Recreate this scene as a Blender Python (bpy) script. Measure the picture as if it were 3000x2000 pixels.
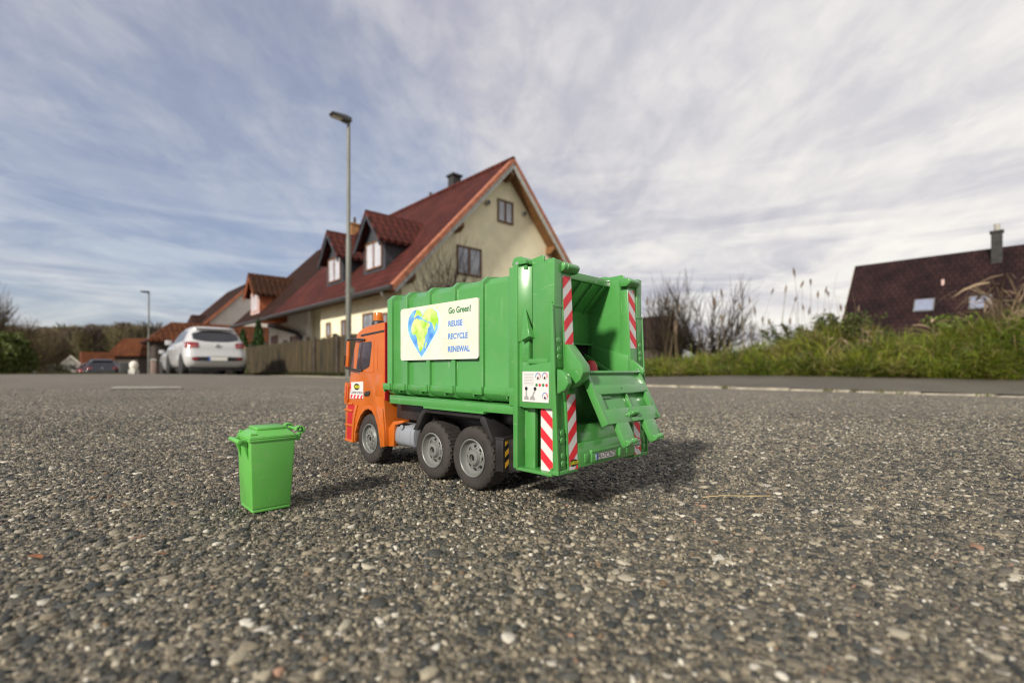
import bpy, bmesh, math, random
import numpy as np
from mathutils import Vector, Matrix, Quaternion

SC = bpy.context.scene
for o in list(bpy.data.objects):
    bpy.data.objects.remove(o)
COL = SC.collection
R = math.radians

# ------------------------------------------------------------------ camera
CAM_H = 0.10
cd = bpy.data.cameras.new("camera")
cam = bpy.data.objects.new("camera", cd)
COL.objects.link(cam)
cam.location = (0, 0, CAM_H)
cam.rotation_euler = (R(90), 0, 0)
cd.sensor_width = 36.0
cd.lens = 17.04
cd.shift_y = 0.0273
cd.clip_start = 0.01
cd.clip_end = 3000
cd.dof.use_dof = True
cd.dof.focus_distance = 0.40
cd.dof.aperture_fstop = 6.8
SC.camera = cam

# ------------------------------------------------------------------ light, sky, exposure
SUN_EL, SUN_AZ = 29.0, 213.5          # azimuth clockwise from +Y
s = Vector((math.sin(R(SUN_AZ)) * math.cos(R(SUN_EL)), math.cos(R(SUN_AZ)) * math.cos(R(SUN_EL)), math.sin(R(SUN_EL))))
ld = bpy.data.lights.new("sun", 'SUN')
ld.energy = 4.2
ld.angle = R(4.5)
ld.color = (1.0, 0.93, 0.83)
lo = bpy.data.objects.new("sun", ld)
COL.objects.link(lo)
lo.rotation_euler = (-s).to_track_quat('-Z', 'Y').to_euler()
lo.location = (-3, -6, 8)

W = bpy.data.worlds.new("World")
SC.world = W
W.use_nodes = True
wt = W.node_tree
wt.nodes.clear()


def wn(t, **kw):
    n = wt.nodes.new(t)
    for k, v in kw.items():
        setattr(n, k, v)
    return n


def wl(a, b):
    wt.links.new(a, b)


def wmath(op, a, b=None, c=None, clamp=False):
    n = wn('ShaderNodeMath', operation=op)
    n.use_clamp = clamp
    for i, v in enumerate((a, b, c)):
        if v is None:
            continue
        if isinstance(v, (int, float)):
            n.inputs[i].default_value = v
        else:
            wl(v, n.inputs[i])
    return n.outputs[0]


def wmix(f, a, b):
    n = wn('ShaderNodeMix', data_type='RGBA')
    for i, v in ((0, f), (6, a), (7, b)):
        if isinstance(v, (int, float)):
            n.inputs[i].default_value = v
        elif isinstance(v, tuple):
            n.inputs[i].default_value = (*v, 1)
        else:
            wl(v, n.inputs[i])
    return n.outputs[2]


sky = wn('ShaderNodeTexSky', sky_type='NISHITA')
sky.sun_disc = False
sky.sun_elevation = R(SUN_EL)
sky.sun_rotation = R(SUN_AZ)
sky.air_density = 1.0
sky.dust_density = 1.5
sky.ozone_density = 2.0
tc = wn('ShaderNodeTexCoord')
sx = wn('ShaderNodeSeparateXYZ')
wl(tc.outputs['Generated'], sx.inputs[0])
DX, DY, DZ = sx.outputs
zz = wmath('ADD', wmath('MAXIMUM', DZ, 0.0), 0.22)
cx = wn('ShaderNodeCombineXYZ')
wl(wmath('DIVIDE', DX, zz), cx.inputs[0])
wl(wmath('DIVIDE', DY, zz), cx.inputs[1])


def cloud(scale, rot, stretch, off, detail, rough, dist):
    m = wn('ShaderNodeMapping')
    m.inputs['Rotation'].default_value = (0, 0, R(rot))
    m.inputs['Scale'].default_value = (scale, scale * stretch, 1)
    m.inputs['Location'].default_value = (off, off * .7, 0)
    wl(cx.outputs[0], m.inputs['Vector'])
    n = wn('ShaderNodeTexNoise')
    n.inputs['Scale'].default_value = 1
    n.inputs['Detail'].default_value = detail
    n.inputs['Roughness'].default_value = rough
    n.inputs['Distortion'].default_value = dist
    wl(m.outputs[0], n.inputs['Vector'])
    return n.outputs[0]


def smooth(v, a, b):
    n = wn('ShaderNodeMapRange', interpolation_type='SMOOTHSTEP')
    wl(v, n.inputs[0])
    n.inputs[1].default_value = a
    n.inputs[2].default_value = b
    return n.outputs[0]


big = cloud(0.62, 20, 0.60, 2.3, 3, .5, .5)
streak = cloud(1.9, 24, 0.30, 5.1, 5, .5, .25)
fine = cloud(5.0, -30, 0.50, 1.7, 8, .60, .35)
puff = cloud(9.5, 14, 0.62, 3.9, 7, .60, .5)
# flat layers low over the horizon
lc = wn('ShaderNodeCombineXYZ')
wl(wmath('MULTIPLY', DX, 2.4), lc.inputs[0])
wl(wmath('MULTIPLY', DY, 2.4), lc.inputs[1])
wl(wmath('MULTIPLY', DZ, 15.0), lc.inputs[2])
ln = wn('ShaderNodeTexNoise')
ln.inputs['Scale'].default_value = 1.3
ln.inputs['Detail'].default_value = 7
ln.inputs['Roughness'].default_value = .56
ln.inputs['Distortion'].default_value = 1.0
wl(lc.outputs[0], ln.inputs['Vector'])
low = wmath('SUBTRACT', 1.0, smooth(DZ, 0.08, 0.46))
layer = smooth(ln.outputs[0], 0.36, 0.64)
right = smooth(DX, -0.45, 0.75)
# a clearer window of blue, up the street
vd = wn('ShaderNodeVectorMath', operation='DOT_PRODUCT')
wl(tc.outputs['Generated'], vd.inputs[0])
vd.inputs[1].default_value = Vector((-.50, 1, .36)).normalized()
window_ = smooth(vd.outputs['Value'], 0.86, 0.995)
# veil of thin cloud over the blue
veil = wmath('ADD', wmath('MULTIPLY', big, 0.62), wmath('MULTIPLY', streak, 0.34))
veil = wmath('ADD', veil, wmath('MULTIPLY', fine, 0.24))
veil = wmath('ADD', veil, wmath('MULTIPLY', wmath('SUBTRACT', puff, 0.5), 0.22))
veil = wmath('ADD', veil, wmath('MULTIPLY', right, 0.22))
veil = wmath('SUBTRACT', wmath('ADD', veil, 0.14), wmath('MULTIPLY', window_, 0.24))
cov = smooth(veil, 0.46, 0.86)
cov = wmath('ADD', wmath('MULTIPLY', cov, 0.46), 0.54)
tone = wmath('ADD', wmath('MULTIPLY', streak, 0.42), wmath('MULTIPLY', fine, 0.58))
tone = wmath('ADD', wmath('MULTIPLY', tone, 0.72), wmath('MULTIPLY', puff, 0.28))
tone = smooth(tone, 0.38, 0.63)
hi = wmath('MULTIPLY', tone, wmath('SUBTRACT', 1.0, wmath('MULTIPLY', low, 0.60)))
lo_ = wmath('MULTIPLY', wmath('MULTIPLY', layer, low), 0.80)
bright = wmath('ADD', wmath('MULTIPLY', hi, 0.34), wmath('MULTIPLY', lo_, 0.72))
bright = wmath('ADD', bright, wmath('MULTIPLY', right, 0.38))
bright = wmath('ADD', bright, wmath('SUBTRACT', 0.17, wmath('MULTIPLY', low, 0.16)), None, True)
ccol = wmix(bright, (0.268, 0.277, 0.395), (0.86, 0.835, 0.785))
bgs = wn('ShaderNodeBackground')
wl(sky.outputs[0], bgs.inputs[0])
bgs.inputs[1].default_value = 0.12
bgc = wn('ShaderNodeBackground')
wl(ccol, bgc.inputs[0])
bgc.inputs[1].default_value = 0.92
ms = wn('ShaderNodeMixShader')
wl(cov, ms.inputs[0])
wl(bgs.outputs[0], ms.inputs[1])
wl(bgc.outputs[0], ms.inputs[2])
wo = wn('ShaderNodeOutputWorld')
wl(ms.outputs[0], wo.inputs[0])

SC.view_settings.view_transform = 'Standard'
SC.view_settings.look = 'None'
SC.view_settings.gamma = 1.0
SC.view_settings.exposure = 0.3
SC.render.engine = 'CYCLES'
SC.cycles.use_denoising = True
SC.cycles.filter_width = 1.15
SC.cycles.max_bounces = 6
SC.cycles.sample_clamp_indirect = 4.0

# ------------------------------------------------------------------ helpers
rnd = random.Random(11)
rng = np.random.default_rng(5)


def mat(name, col, rough=0.5, metal=0.0, var=0.12, scale=30.0, bump=0.0, bscale=None, col2=None, spec=0.5,
        coat=0.0, rvar=0.0, detail=4.0, lo=0.35, hi=0.65, stretch=(1, 1, 1), wear=0.0, wscale=6.0):
    """Principled material whose colour, gloss and relief vary with object-space noise."""
    m = bpy.data.materials.new(name)
    m.use_nodes = True
    nt = m.node_tree
    b = nt.nodes['Principled BSDF']
    t = nt.nodes.new('ShaderNodeTexCoord')
    mp = nt.nodes.new('ShaderNodeMapping')
    mp.inputs['Scale'].default_value = stretch
    nt.links.new(t.outputs['Object'], mp.inputs[0])
    n = nt.nodes.new('ShaderNodeTexNoise')
    n.inputs['Scale'].default_value = scale
    n.inputs['Detail'].default_value = detail
    nt.links.new(mp.outputs[0], n.inputs['Vector'])
    r = nt.nodes.new('ShaderNodeValToRGB')
    c2 = col2 if col2 else tuple(c * (1 - var) for c in col)
    c1 = col if col2 else tuple(min(1, c * (1 + var)) for c in col)
    r.color_ramp.elements[0].position = lo
    r.color_ramp.elements[1].position = hi
    r.color_ramp.elements[0].color = (*c2, 1)
    r.color_ramp.elements[1].color = (*c1, 1)
    nt.links.new(n.outputs[0], r.inputs[0])
    nt.links.new(r.outputs[0], b.inputs['Base Color'])
    b.inputs['Roughness'].default_value = rough
    if rvar:
        mr = nt.nodes.new('ShaderNodeMapRange')
        mr.inputs[1].default_value, mr.inputs[2].default_value = .3, .7
        mr.inputs[3].default_value, mr.inputs[4].default_value = max(.03, rough - rvar), min(1, rough + rvar)
        nt.links.new(n.outputs[0], mr.inputs[0])
        nt.links.new(mr.outputs[0], b.inputs['Roughness'])
    if wear:
        src = r.outputs[0]
        for sc_, st, a0, a1, amt, cw in ((55, (1, 1, .07), .655, .70, .45 * wear, (.42, .50, .38)), (70, (.12, 1, 1), .68, .72, .35 * wear, (.42, .50, .38)), (16, (1, 1, 1), .52, .80, .22 * wear, (.30, .28, .22))):
            m2 = nt.nodes.new('ShaderNodeMapping')
            m2.inputs['Scale'].default_value = st
            m2.inputs['Location'].default_value = (sc_ * .1, .3, .7)
            nt.links.new(t.outputs['Object'], m2.inputs[0])
            nn = nt.nodes.new('ShaderNodeTexNoise')
            nn.inputs['Scale'].default_value = sc_ * wscale
            nn.inputs['Detail'].default_value = 6
            nt.links.new(m2.outputs[0], nn.inputs['Vector'])
            q = nt.nodes.new('ShaderNodeMapRange')
            q.inputs[1].default_value, q.inputs[2].default_value, q.inputs[4].default_value = a0, a1, amt
            nt.links.new(nn.outputs[0], q.inputs[0])
            x = nt.nodes.new('ShaderNodeMix')
            x.data_type = 'RGBA'
            x.inputs[7].default_value = (*cw, 1)
            nt.links.new(q.outputs[0], x.inputs[0])
            nt.links.new(src, x.inputs[6])
            src = x.outputs[2]
        nt.links.new(src, b.inputs['Base Color'])
    b.inputs['Metallic'].default_value = metal
    b.inputs['Specular IOR Level'].default_value = spec
    if coat:
        b.inputs['Coat Weight'].default_value = coat
        b.inputs['Coat Roughness'].default_value = .08
    if bump:
        n2 = nt.nodes.new('ShaderNodeTexNoise')
        n2.inputs['Scale'].default_value = bscale or scale * 3
        n2.inputs['Detail'].default_value = 5
        nt.links.new(mp.outputs[0], n2.inputs['Vector'])
        bp = nt.nodes.new('ShaderNodeBump')
        bp.inputs['Strength'].default_value = bump
        bp.inputs['Distance'].default_value = .02 / (bscale or scale * 3) * 10
        nt.links.new(n2.outputs[0], bp.inputs['Height'])
        nt.links.new(bp.outputs[0], b.inputs['Normal'])
    return m


FLIP = Matrix(((1, 0, 0, 0), (0, -1, 0, 0), (0, 0, 1, 0), (0, 0, 0, 1)))
MM = Matrix.Scale(.001, 4) @ FLIP


class MB:
    """Collects shapes in one bmesh and links them as ONE mesh object."""

    def __init__(self, T=None):
        self.bm = bmesh.new()
        self.T = T or Matrix()

    def v(self, p):
        return self.bm.verts.new(p)

    def face(self, pts, mi=0):
        f = self.bm.faces.new([self.v(p) for p in pts])
        f.material_index = mi
        return f

    def box(self, x0, x1, y0, y1, z0, z1, mi=0):
        return self.prism([(x0, y0), (x1, y0), (x1, y1), (x0, y1)], 'z', z0, z1, mi)

    def frustum(self, b, zb, t, zt, mi=0):
        """b, t = (x0, x1, y0, y1) at heights zb, zt"""
        A = [self.v(p) for p in ((b[0], b[2], zb), (b[1], b[2], zb), (b[1], b[3], zb), (b[0], b[3], zb))]
        B = [self.v(p) for p in ((t[0], t[2], zt), (t[1], t[2], zt), (t[1], t[3], zt), (t[0], t[3], zt))]
        self._skin(A, B, mi)

    def _skin(self, A, B, mi, caps=True):
        n = len(A)
        for i in range(n):
            f = self.bm.faces.new((A[i], A[(i + 1) % n], B[(i + 1) % n], B[i]))
            f.material_index = mi
        if caps:
            self.bm.faces.new(A[::-1]).material_index = mi
            self.bm.faces.new(B).material_index = mi

    def prism(self, pts, ax, c0, c1, mi=0, shift=(0, 0)):
        def P(p, c, s):
            a, b = p[0] + s[0], p[1] + s[1]
            return {'z': (a, b, c), 'y': (a, c, b), 'x': (c, a, b)}[ax]
        A = [self.v(P(p, c0, (0, 0))) for p in pts]
        B = [self.v(P(p, c1, shift)) for p in pts]
        self._skin(A, B, mi)

    def tube(self, pts, r, n=8, mi=0, caps=True, r1=None):
        pts = [Vector(p) for p in pts]
        rings = []
        m = len(pts)
        for i, p in enumerate(pts):
            d = (pts[min(i + 1, m - 1)] - pts[max(i - 1, 0)]).normalized()
            up = Vector((0, 0, 1)) if abs(d.z) < .9 else Vector((1, 0, 0))
            a = d.cross(up).normalized()
            b = d.cross(a)
            rr = r if r1 is None else r + (r1 - r) * i / (m - 1)
            rings.append([self.v(p + a * rr * math.cos(6.28319 * k / n) + b * rr * math.sin(6.28319 * k / n)) for k in range(n)])
        for i in range(m - 1):
            self._skin(rings[i], rings[i + 1], mi, False)
        if caps:
            self.bm.faces.new(rings[0][::-1]).material_index = mi
            self.bm.faces.new(rings[-1]).material_index = mi

    def lathe(self, prof, o, ax='z', n=32, mi=0, rfun=None, closed=False, cap0=True):
        rings = []
        for j, (r, h) in enumerate(prof):
            ring = []
            for k in range(n):
                t = 6.283185307 * k / n
                rr = r if rfun is None else rfun(j, k, r)
                a, b = rr * math.cos(t), rr * math.sin(t)
                p = {'z': (a, b, h), 'y': (a, h, b), 'x': (h, a, b)}[ax]
                ring.append(self.v((o[0] + p[0], o[1] + p[1], o[2] + p[2])))
            rings.append(ring)
        for i in range(len(rings) - 1):
            self._skin(rings[i], rings[i + 1], mi, False)
        if closed:
            self._skin(rings[-1], rings[0], mi, False)
        else:
            if cap0:
                self.bm.faces.new(rings[0][::-1]).material_index = mi
            self.bm.faces.new(rings[-1]).material_index = mi

    def build(self, name, mats, parent=None, bevel=0.0, seg=2, smooth=35, ang=30):
        bm = self.bm
        bm.transform(self.T)
        bmesh.ops.recalc_face_normals(bm, faces=bm.faces[:])
        if bevel:
            es = [e for e in bm.edges if len(e.link_faces) == 2 and e.calc_face_angle(0) > R(ang)]
            bmesh.ops.bevel(bm, geom=es, offset=bevel, segments=seg, profile=.5, affect='EDGES', clamp_overlap=True)
        me = bpy.data.meshes.new(name)
        bm.to_mesh(me)
        bm.free()
        for m in (mats if isinstance(mats, (list, tuple)) else [mats]):
            me.materials.append(m)
        if smooth:
            me.shade_smooth()
            me.set_sharp_from_angle(angle=R(smooth))
        o = bpy.data.objects.new(name, me)
        COL.objects.link(o)
        o.parent = parent
        return o


def tag(o, label=None, cat=None, group=None, kind=None):
    if label:
        o['label'] = label
    if cat:
        o['category'] = cat
    if group:
        o['group'] = group
    if kind:
        o['kind'] = kind
    return o


def empty(name, loc=(0, 0, 0), rz=0.0, label=None, cat=None, group=None):
    o = bpy.data.objects.new(name, None)
    o.empty_display_size = .1
    COL.objects.link(o)
    o.location = loc
    o.rotation_euler = (0, 0, rz)
    return tag(o, label, cat, group)


def copy_tree(o, parent=None):
    c = o.copy()
    COL.objects.link(c)
    c.parent = parent
    for ch in list(o.children):
        copy_tree(ch, c)
    return c


def text_mesh(name, txt, m, parent, size, origin, ux, uy, bold=0.0, align='LEFT', shear=0.0, sx=1.0, width=None):
    """lettering as flat mesh laid on a plane: origin + x*ux + y*uy (metres, parent space)"""
    cu = bpy.data.curves.new(name, 'FONT')
    cu.body = txt
    cu.size = size
    cu.offset = bold
    cu.align_x = align
    cu.shear = shear
    cu.resolution_u = 4
    tmp = bpy.data.objects.new(name, cu)
    me = bpy.data.meshes.new_from_object(tmp)
    bpy.data.objects.remove(tmp)
    bpy.data.curves.remove(cu)
    if width:
        xs = [v.co.x for v in me.vertices]
        sx = width / (max(xs) - min(xs))
    ux, uy = Vector(ux).normalized(), Vector(uy).normalized()
    n = ux.cross(uy)
    M = Matrix(((ux.x * sx, uy.x, n.x, origin[0]), (ux.y * sx, uy.y, n.y, origin[1]), (ux.z * sx, uy.z, n.z, origin[2]), (0, 0, 0, 1)))
    me.transform(M)
    me.materials.clear()
    me.materials.append(m)
    o = bpy.data.objects.new(name, me)
    COL.objects.link(o)
    o.parent = parent
    return o


def np_mesh(name, V, Fv, counts, mats, midx=None, cols=None, parent=None, smooth=False):
    """fast mesh: V (n,3), Fv flat vertex indices, counts loops per face, cols per-vertex rgb"""
    me = bpy.data.meshes.new(name)
    V = np.asarray(V, np.float32)
    Fv = np.asarray(Fv, np.int32).ravel()
    counts = np.asarray(counts, np.int32)
    me.vertices.add(len(V))
    me.vertices.foreach_set('co', V.ravel())
    me.loops.add(len(Fv))
    me.loops.foreach_set('vertex_index', Fv)
    me.polygons.add(len(counts))
    st = np.zeros(len(counts), np.int32)
    st[1:] = np.cumsum(counts)[:-1]
    me.polygons.foreach_set('loop_start', st)
    if midx is not None:
        me.polygons.foreach_set('material_index', np.asarray(midx, np.int32))
    if cols is not None:
        a = me.color_attributes.new('tint', 'FLOAT_COLOR', 'POINT')
        c4 = np.ones((len(V), 4), np.float32)
        c4[:, :3] = cols
        a.data.foreach_set('color', c4.ravel())
    if smooth:
        me.polygons.foreach_set('use_smooth', np.ones(len(counts), bool))
    me.update(calc_edges=True)
    for m in (mats if isinstance(mats, (list, tuple)) else [mats]):
        me.materials.append(m)
    o = bpy.data.objects.new(name, me)
    COL.objects.link(o)
    o.parent = parent
    return o


def tint_mat(name, rough=.8, spec=.3, trans=0.0, bump=0.0, bscale=400):
    m = bpy.data.materials.new(name)
    m.use_nodes = True
    nt = m.node_tree
    b = nt.nodes['Principled BSDF']
    a = nt.nodes.new('ShaderNodeAttribute')
    a.attribute_name = 'tint'
    b.inputs['Roughness'].default_value = rough
    b.inputs['Specular IOR Level'].default_value = spec
    src = a.outputs['Color']
    if bump:
        t = nt.nodes.new('ShaderNodeTexCoord')
        n = nt.nodes.new('ShaderNodeTexNoise')
        n.inputs['Scale'].default_value = bscale
        n.inputs['Detail'].default_value = 4
        nt.links.new(t.outputs['Object'], n.inputs['Vector'])
        bp = nt.nodes.new('ShaderNodeBump')
        bp.inputs['Strength'].default_value = bump
        bp.inputs['Distance'].default_value = .001
        nt.links.new(n.outputs[0], bp.inputs['Height'])
        nt.links.new(bp.outputs[0], b.inputs['Normal'])
        mx = nt.nodes.new('ShaderNodeMix')
        mx.data_type = 'RGBA'
        mx.blend_type = 'MULTIPLY'
        mx.inputs[0].default_value = .5
        rp = nt.nodes.new('ShaderNodeValToRGB')
        rp.color_ramp.elements[0].position, rp.color_ramp.elements[1].position = .3, .65
        rp.color_ramp.elements[0].color = (.35, .35, .35, 1)
        nt.links.new(n.outputs[0], rp.inputs[0])
        nt.links.new(src, mx.inputs[6])
        nt.links.new(rp.outputs[0], mx.inputs[7])
        src = mx.outputs[2]
    nt.links.new(src, b.inputs['Base Color'])
    if trans:
        out = nt.nodes['Material Output']
        tr = nt.nodes.new('ShaderNodeBsdfTranslucent')
        nt.links.new(a.outputs['Color'], tr.inputs[0])
        mxs = nt.nodes.new('ShaderNodeMixShader')
        mxs.inputs[0].default_value = trans
        nt.links.new(b.outputs[0], mxs.inputs[1])
        nt.links.new(tr.outputs[0], mxs.inputs[2])
        nt.links.new(mxs.outputs[0], out.inputs[0])
    return m


# town axes: LV along the street away from the camera (to the left), RV across it (to the right)
LV = Vector((-.681, .732, 0))
RV = Vector((.732, .681, 0))


def road_z(a, b):
    """height of the street: crowned across, falling away beyond the houses"""
    a = np.asarray(a, float)
    b = np.asarray(b, float)
    t = np.maximum(np.abs(b) - .6, 0)
    z = -.0052 * np.minimum(t, 6) ** 2
    d = np.maximum(a - 12, 0)
    z = z - np.where(d < 20, .0008 * d * d, .32 + .032 * (d - 20))
    return z


def gz(x, y):
    a = -.681 * x + .732 * y
    b = .732 * x + .681 * y
    return float(road_z(a, b))


F_PX = 1420.0


def at(px, py, Y):
    """world point that the photograph shows at pixel (px, py) of its 3000x2000, at distance Y"""
    return Vector(((px - 1500) / F_PX * Y, Y, CAM_H + (1082 - py) / F_PX * Y))

# ------------------------------------------------------------------ ground, road, pavement
def asphalt_mat(name="asphalt", k=1.0):
    m = bpy.data.materials.new(name)
    m.use_nodes = True
    nt = m.node_tree
    L = nt.links.new
    b = nt.nodes['Principled BSDF']
    t = nt.nodes.new('ShaderNodeTexCoord')

    def vor(scale, feat='F1'):
        n = nt.nodes.new('ShaderNodeTexVoronoi')
        n.feature = feat
        n.inputs['Scale'].default_value = scale
        L(t.outputs['Object'], n.inputs['Vector'])
        return n

    def noise(scale, detail=3):
        n = nt.nodes.new('ShaderNodeTexNoise')
        n.inputs['Scale'].default_value = scale
        n.inputs['Detail'].default_value = detail
        L(t.outputs['Object'], n.inputs['Vector'])
        return n

    def mix(f, a, c, blend='MIX'):
        n = nt.nodes.new('ShaderNodeMix')
        n.data_type = 'RGBA'
        n.blend_type = blend
        for i, v in ((0, f), (6, a), (7, c)):
            if isinstance(v, (int, float)):
                n.inputs[i].default_value = v
            elif isinstance(v, tuple):
                n.inputs[i].default_value = (*v, 1)
            else:
                L(v, n.inputs[i])
        return n.outputs[2]
    v1 = vor(215)
    v2 = vor(560)
    sep = nt.nodes.new('ShaderNodeSeparateColor')
    L(v1.outputs['Color'], sep.inputs[0])
    rp = nt.nodes.new('ShaderNodeValToRGB')
    cr = rp.color_ramp
    cr.interpolation = 'CONSTANT'
    stops = [(0, (.055, .056, .052)), (.22, (.095, .092, .080)), (.46, (.165, .145, .110)), (.66, (.25, .22, .165)), (.84, (.35, .315, .25)), (.95, (.52, .49, .43))]
    cr.elements[0].position, cr.elements[0].color = stops[0][0], (*stops[0][1], 1)
    cr.elements[1].position, cr.elements[1].color = stops[1][0], (*stops[1][1], 1)
    for p, c in stops[2:]:
        e = cr.elements.new(p)
        e.color = (*c, 1)
    L(sep.outputs[0], rp.inputs[0])
    sep2 = nt.nodes.new('ShaderNodeSeparateColor')
    L(v2.outputs['Color'], sep2.inputs[0])
    rp2 = nt.nodes.new('ShaderNodeValToRGB')
    rp2.color_ramp.elements[0].color = (.050, .043, .032, 1)
    rp2.color_ramp.elements[1].color = (.26, .23, .17, 1)
    rp2.color_ramp.elements[1].position = 1.0
    L(sep2.outputs[1], rp2.inputs[0])
    # stones where the cell centre is near, sandy matrix between
    mr = nt.nodes.new('ShaderNodeMapRange')
    mr.inputs[1].default_value, mr.inputs[2].default_value = .42, .5
    L(v1.outputs['Distance'], mr.inputs[0])
    c = mix(mr.outputs[0], rp.outputs[0], rp2.outputs[0])
    big = noise(1.3, 4)
    rb = nt.nodes.new('ShaderNodeValToRGB')
    rb.color_ramp.elements[0].position, rb.color_ramp.elements[1].position = .3, .7
    rb.color_ramp.elements[0].color = (.75 * k, .73 * k, .69 * k, 1)
    rb.color_ramp.elements[1].color = (1.08 * k, 1.045 * k, .965 * k, 1)
    L(big.outputs[0], rb.inputs[0])
    c = mix(1.0, c, rb.outputs[0], 'MULTIPLY')
    L(c, b.inputs['Base Color'])
    b.inputs['Roughness'].default_value = .62
    b.inputs['Specular IOR Level'].default_value = .45
    bp = nt.nodes.new('ShaderNodeBump')
    bp.inputs['Strength'].default_value = .9
    bp.inputs['Distance'].default_value = .0022
    inv = nt.nodes.new('ShaderNodeMath')
    inv.operation = 'MULTIPLY_ADD'
    inv.inputs[1].default_value = -1.6
    L(v1.outputs['Distance'], inv.inputs[0])
    sm = nt.nodes.new('ShaderNodeMath')
    sm.operation = 'MULTIPLY'
    sm.inputs[1].default_value = -.5
    L(v2.outputs['Distance'], sm.inputs[0])
    L(sm.outputs[0], inv.inputs[2])
    L(inv.outputs[0], bp.inputs['Height'])
    L(bp.outputs[0], b.inputs['Normal'])
    return m


M_ASPH = asphalt_mat()
M_PAVE = asphalt_mat("dark_asphalt", .62)
M_EARTH = mat("earth", (.075, .07, .035), .95, col2=(.035, .04, .018), scale=1.2, bump=.5, bscale=25)
M_KERB = mat("kerb_stone", (.27, .24, .185), .85, var=.35, scale=14, bump=.4, bscale=90, detail=7)
M_MARK = mat("worn_paint", (.33, .31, .25), .75, col2=(.15, .14, .115), scale=22, lo=.38, hi=.58, bump=.3, bscale=200, detail=7)


def ab(x, y):
    return -.681 * x + .732 * y, .732 * x + .681 * y


def xy(a, b):
    return -.681 * a + .732 * b, .732 * a + .681 * b


def kerb_b(a):
    a = np.asarray(a, float)
    return 4.92 + .085 * np.maximum(3.0 - a, 0) ** 2 * np.where(a > -4, 1, 0) + np.where(a > -4, 0, 4.165 + 1.19 * (-4 - a))


def grid_obj(name, A, Bf, zf, m, kind='structure', label=None):
    """sheet with rows at street coordinate a in A and columns at b = Bf(a, t)"""
    T = np.linspace(0, 1, Bf[1])
    rows = []
    for a in A:
        bb = Bf[0](a, T)
        aa = np.full_like(bb, a)
        X, Y = xy(aa, bb)
        rows.append(np.stack([X, Y, zf(aa, bb)], 1))
    V = np.concatenate(rows)
    n, k = len(A), len(T)
    i, j = np.meshgrid(np.arange(n - 1), np.arange(k - 1), indexing='ij')
    q = np.stack([i * k + j, (i + 1) * k + j, (i + 1) * k + j + 1, i * k + j + 1], -1).reshape(-1, 4)
    o = np_mesh(name, V, q, np.full(len(q), 4), m, smooth=True)
    return tag(o, kind=kind, label=label)


# the far ground, one sheet to the horizon, lying a little under the road
gA = np.concatenate([np.linspace(-700, -40, 12), np.linspace(-36, 60, 49), np.linspace(70, 700, 14)])
gB = np.concatenate([np.linspace(-700, -40, 12), np.linspace(-36, 36, 37), np.linspace(45, 700, 12)])


def ground_z(a, b):
    return np.maximum(road_z(a, np.clip(b, -6, 6)) - .06, -26) - .0008 * np.maximum(np.abs(b) - 30, 0) * 6


grid_obj('ground', gA, (lambda a, T: gB, len(gB)), ground_z, M_EARTH)
A_road = np.concatenate([np.linspace(-30, -4, 14), np.linspace(-3.5, 14, 71), np.linspace(14.5, 70, 60)])
grid_obj('road', A_road, (lambda a, T: -7 + (float(kerb_b(a)) + 7) * T, 60), lambda a, b: road_z(a, b), M_ASPH)


def pave_z(a, b):
    k = kerb_b(a)
    t = np.clip((b - k) / 2.3, 0, 1)
    base = road_z(a, np.minimum(k, 6))
    return base + .021 + t * (.085 * np.clip((6 - a) / 3, 0, 1) + .01)


grid_obj('pavement', A_road, (lambda a, T: float(kerb_b(a)) + .12 + 2.3 * T, 14), pave_z, M_PAVE)

# kerb stones along the right edge, each a block of its own
kgroup = "pale kerb stones along the right edge of the road"
a0 = -3.0
proto = None
i = 0
while a0 < 30:
    ln = .49
    a1 = a0 + ln
    b0, b1 = float(kerb_b(a0)), float(kerb_b(a1))
    x0, y0 = xy(a0, b0)
    x1, y1 = xy(a1, b1)
    d = Vector((x1 - x0, y1 - y0, 0))
    z0 = float(road_z(a0 + .25, min((b0 + b1) / 2, 6)))
    if proto is None:
        k = MB()
        k.box(-.242, .242, -.0, .115, -.12, .022)
        proto = k.build('kerb_stone', M_KERB, bevel=.008, seg=2)
        o = proto
    else:
        o = proto.copy()
        COL.objects.link(o)
    step = .49 / max(1e-6, d.length)
    o.location = ((x0 + x1) / 2, (y0 + y1) / 2, z0 + rnd.uniform(-.003, .003))
    o.rotation_euler = (0, rnd.uniform(-.004, .004), math.atan2(d.y, d.x) + math.pi + rnd.uniform(-.006, .006))
    tag(o, "pale weathered kerb stone in the row between road and dark pavement", "kerb stone", kgroup)
    a0 += .497 * step if step < 1 else .497
    i += 1

# worn pale line on the road at the left
mk = []
for (px, py) in ((318, 1141), (536, 1139), (526, 1134), (334, 1134)):
    Y = 3.0
    for _ in range(30):
        x = (px - 1500) / F_PX * Y
        Y = (CAM_H - gz(x, Y)) * F_PX / (py - 1082)
    mk.append(((px - 1500) / F_PX * Y, Y))
g = []
n1 = 14
for i in range(n1 + 1):
    for j in range(4):
        u, w = i / n1, j / 3
        x = (mk[0][0] * (1 - u) + mk[1][0] * u) * (1 - w) + (mk[3][0] * (1 - u) + mk[2][0] * u) * w
        y = (mk[0][1] * (1 - u) + mk[1][1] * u) * (1 - w) + (mk[3][1] * (1 - u) + mk[2][1] * u) * w
        g.append((x, y, gz(x, y) + .004))
q = [(i * 4 + j, (i + 1) * 4 + j, (i + 1) * 4 + j + 1, i * 4 + j + 1) for i in range(n1) for j in range(3)]
tag(np_mesh('road_marking', g, q, [4] * len(q), M_MARK), kind='structure')


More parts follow.
